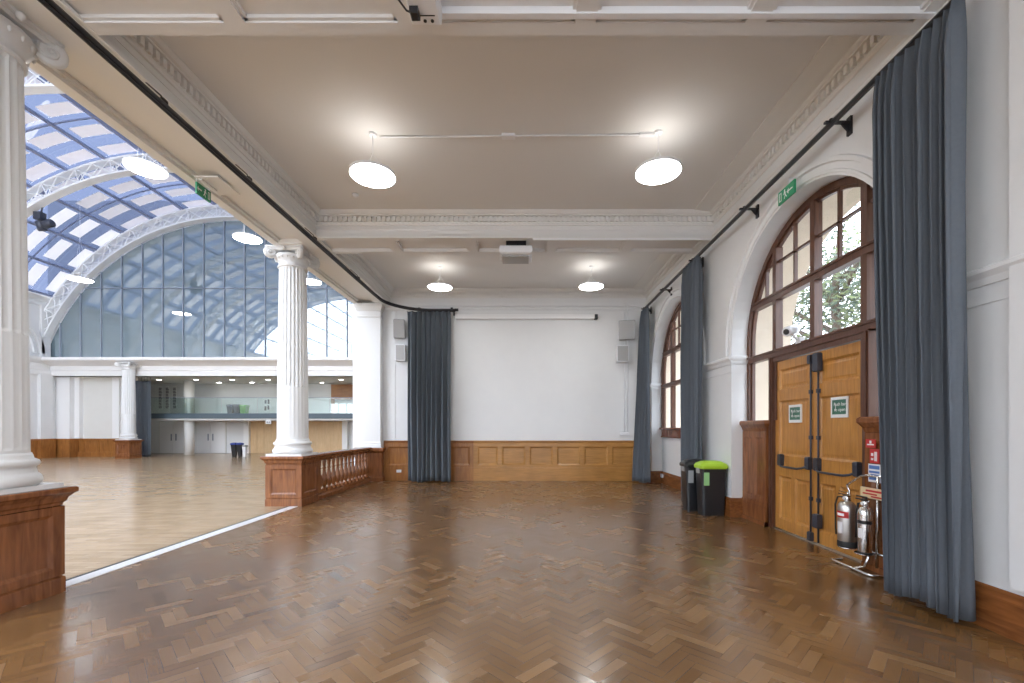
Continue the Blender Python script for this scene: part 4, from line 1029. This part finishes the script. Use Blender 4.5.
for x0, x1 in ((243.5, 248.5), (342, 347)): b.box((x0-VX)/FPX*25.7, (x1-VX)/FPX*25.7, 25.7, 25.99, 0, 1.92)
S(b.build('trim_23', 'white_paint'))
k = 0
nm = ['left', 'middle', 'right']
for i, xp in enumerate((160, 167, 174.3)):
    x = (xp-VX)/FPX*25.95
    t = thing('wall_hanging', 'dark speckled hanging on the upper annex wall, %s of three above the white doors' % nm[i], 'picture', (x, 25.95, 0), 0, 'dark hangings on the mezzanine wall')
    b = MB(); b.box(-.11, .11, .02, .04, 2.65, 4.0); b.build('backing', 'white_paint', t)
    b = MB(); rr = random.Random(i)
    for q in range(14):
        z = 2.68+q*.09; 
        b.box(-.08, .06+rr.random()*.04, .0, .02, z, z+.05)
    b.build('dark_print', 'picture_dark', t)
x = (267-VX)/FPX*25.95; t = thing('picture', 'small framed picture on the mezzanine wall left of the far column', 'picture', (x, 25.95, 2.45))
b = MB(); b.box(-.22, .22, 0, .04, 0, .85); b.build('mount', 'white_paint', t)
b = MB(); b.box(-.15, -.03, -.01, 0, .1, .35); b.box(.03, .14, -.01, 0, .15, .4); b.box(-.14, -.02, -.01, 0, .5, .72); b.box(.04, .15, -.01, 0, .48, .75); b.build('print', 'picture_dark', t)
t = thing('downlights', '', '', (0, 0, 0)); bpy.data.objects.remove(t)
n = 0
for x, y in ((159, 379.5), (196, 379.5), (232, 379.5), (219, 384), (268, 379.7), (252, 384), (322, 384), (341, 379.8), (355, 384)):
    Y = 435*2.62/(428-y); X = (x-VX)/FPX*Y; Y = min(Y, 25.6)
    desc = ['leftmost of the front row', 'second from left in the front row', 'third from left in the front row', 'left one of the back row', 'front row, just left of the far column', 'back row, just left of the far column', 'back row, just right of the far column', 'front row, right of the far column', 'back row, rightmost beside the pilaster'][n]
    t = thing('downlight', 'small recessed annex ceiling light, '+desc, 'ceiling light', (X, 22.6+(1.1 if y < 380 else 2.6), 4.13), 0, 'recessed lights over the mezzanine')
    t.location.x = (x-VX)/FPX*t.location.y
    b = MB(); b.lathe([(.11, -.012), (.11, -.008)], 16); b.build('light_disc', 'downlight_glow', t)
    b = MB(); b.lathe([(.14, -.007), (.14, 0)], 16); b.build('light_rim', 'white_plastic', t); n += 1
# distant bins and plant, exit sign
def tote(label, x0, x1, y0, y1, Y, body, lid, z=None):
    a = at(x0, y1, Y); c = at(x1, y0, Y); zb = 0 if z is None else z; h = (c.z-a.z); w_ = c.x-a.x
    t = thing('recycling_bin', label, 'bin', ((a.x+c.x)/2, Y+w_/2, zb), 0, 'distant bins in the annex')
    b = MB(); b.sq([(-.05, 0), (0, h*.85)], -w_/2, w_/2, -w_/2, w_/2); b.build('bin_body', body, t)
    b = MB(); b.sq([(.01, h*.85), (.02, h*.9), (.0, h*.97), (-.1, h)], -w_/2, w_/2, -w_/2, w_/2); b.build('bin_lid', lid, t)
tote('blue lidded bin on the hall floor, left of the distant pair', 230.5, 235.3, 443.5, 458, 22.4, 'black_plastic', 'blue_plastic')
tote('black bin on the hall floor, middle of the distant three', 236.6, 240.8, 443.5, 458, 22.4, 'black_plastic', 'blue_plastic')
tote('pale bin on the hall floor, right of the distant three', 241.8, 245.5, 446, 458, 22.5, 'white_plastic', 'grey_plastic')
tote('dark bin on the mezzanine, left of the three behind the glass', 226.5, 232, 404.5, 419, 24.05, 'black_plastic', 'slate_metal', 2.02)
tote('dark bin on the mezzanine, middle of the three behind the glass', 233, 238.5, 404.5, 419, 24.05, 'black_plastic', 'slate_metal', 2.02)
tote('green bin on the mezzanine, right of the three behind the glass', 239.5, 245.5, 405, 419, 24.05, 'green_plastic', 'green_plastic', 2.02)
q = at(268.5, 424, 23.75); t = thing('exit_sign', 'small white sign under the mezzanine edge, left of the far column', 'sign', tuple(q))
b = MB(); b.box(-.14, .14, -.02, .02, 0, .2, bev=.005); b.build('sign_panel', 'white_paint', t)
b = MB(); b.box(-.1, .0, -.025, -.02, .05, .14); b.box(.03, .1, -.025, -.02, .05, .14); b.build('pictogram', 'label_grey', t)
t = thing('potted_plant', 'green leafy plant on hall floor seen past the end pilaster', 'plant', (-6.85, 17.3, 0))
b = MB(); b.lathe([(.14, 0), (.18, .3), (.19, .32)], 20); b.build('pot', 'grey_plastic', t)
b = MB(); rp = random.Random(4)
for i in range(40):
    a = rp.random()*2*PI; l = rp.uniform(.2, .5); el = rp.uniform(.5, 1.4); w_ = .03
    d = Vector((math.cos(a)*math.cos(el), math.sin(a)*math.cos(el), math.sin(el))); s_ = Vector((-math.sin(a), math.cos(a), 0))*w_
    p0 = Vector((0, 0, .3)); b.add([p0, p0+d*l*.5+s_, p0+d*l+Vector((0, 0, -.04)), p0+d*l*.5-s_], [(0, 1, 2, 3)])
b.build('leaves', 'plant_leaf', t)

# ---------------- outdoors ----------------
b = MB(); b.box(4.5, 60, -40, 60, -.35, -.25); S(b.build('ground', 'asphalt'))
def tree(label, x, y, h, r, seed, m, nl=10500):
    rt = random.Random(seed); t = thing('tree', label, 'tree', (x, y, -.25), 0, 'trees outside the windows')
    b = MB(); b.tube([(0, 0, 0), (.05, .05, h*.3), (-.1, .1, h*.6), (0, 0, h*.85)], [.22, .17, .12, .05], 10)
    for k in range(7):
        a = k*.9; b.tube([(0, 0, h*(.3+.06*k)), (r*.5*math.cos(a), r*.5*math.sin(a), h*(.42+.06*k)), (r*.8*math.cos(a), r*.8*math.sin(a), h*(.5+.06*k))], [.09, .05, .02], 6)
    b.build('trunk', 'bark', t)
    cl = [(Vector((rt.uniform(-1, 1), rt.uniform(-1, 1), rt.uniform(-1, 1)))*r*.72, rt.uniform(.35, .6)*r) for _ in range(16)]
    for mi, mm in enumerate(m):
        b = MB()
        for i in range(nl//len(m)):
            c, rr = rt.choice(cl); v = Vector((rt.gauss(0, 1), rt.gauss(0, 1), rt.gauss(0, 1))).normalized()*rr*rt.random()**.4
            p = Vector((0, 0, h*.62))+c+v; u = Vector((rt.gauss(0, 1), rt.gauss(0, 1), rt.gauss(0, 1))).normalized(); q = u.orthogonal().normalized(); s_ = rt.uniform(.06, .12)
            b.add([p-u*s_, p+q*s_*.5, p+u*s_, p-q*s_*.5], [(0, 1, 2, 3)])
        b.build('foliage', mm, t, autofix=False)
tree('leafy tree outside the arched window above the doors', 9.6, 13.2, 9.5, 3.3, 2, ['leaf_a', 'leaf_b'])
tree('smaller leafy tree outside, standing nearer the wall than the other', 7.3, 6.2, 6.0, 1.9, 9, ['leaf_b', 'leaf_a'], 8000)
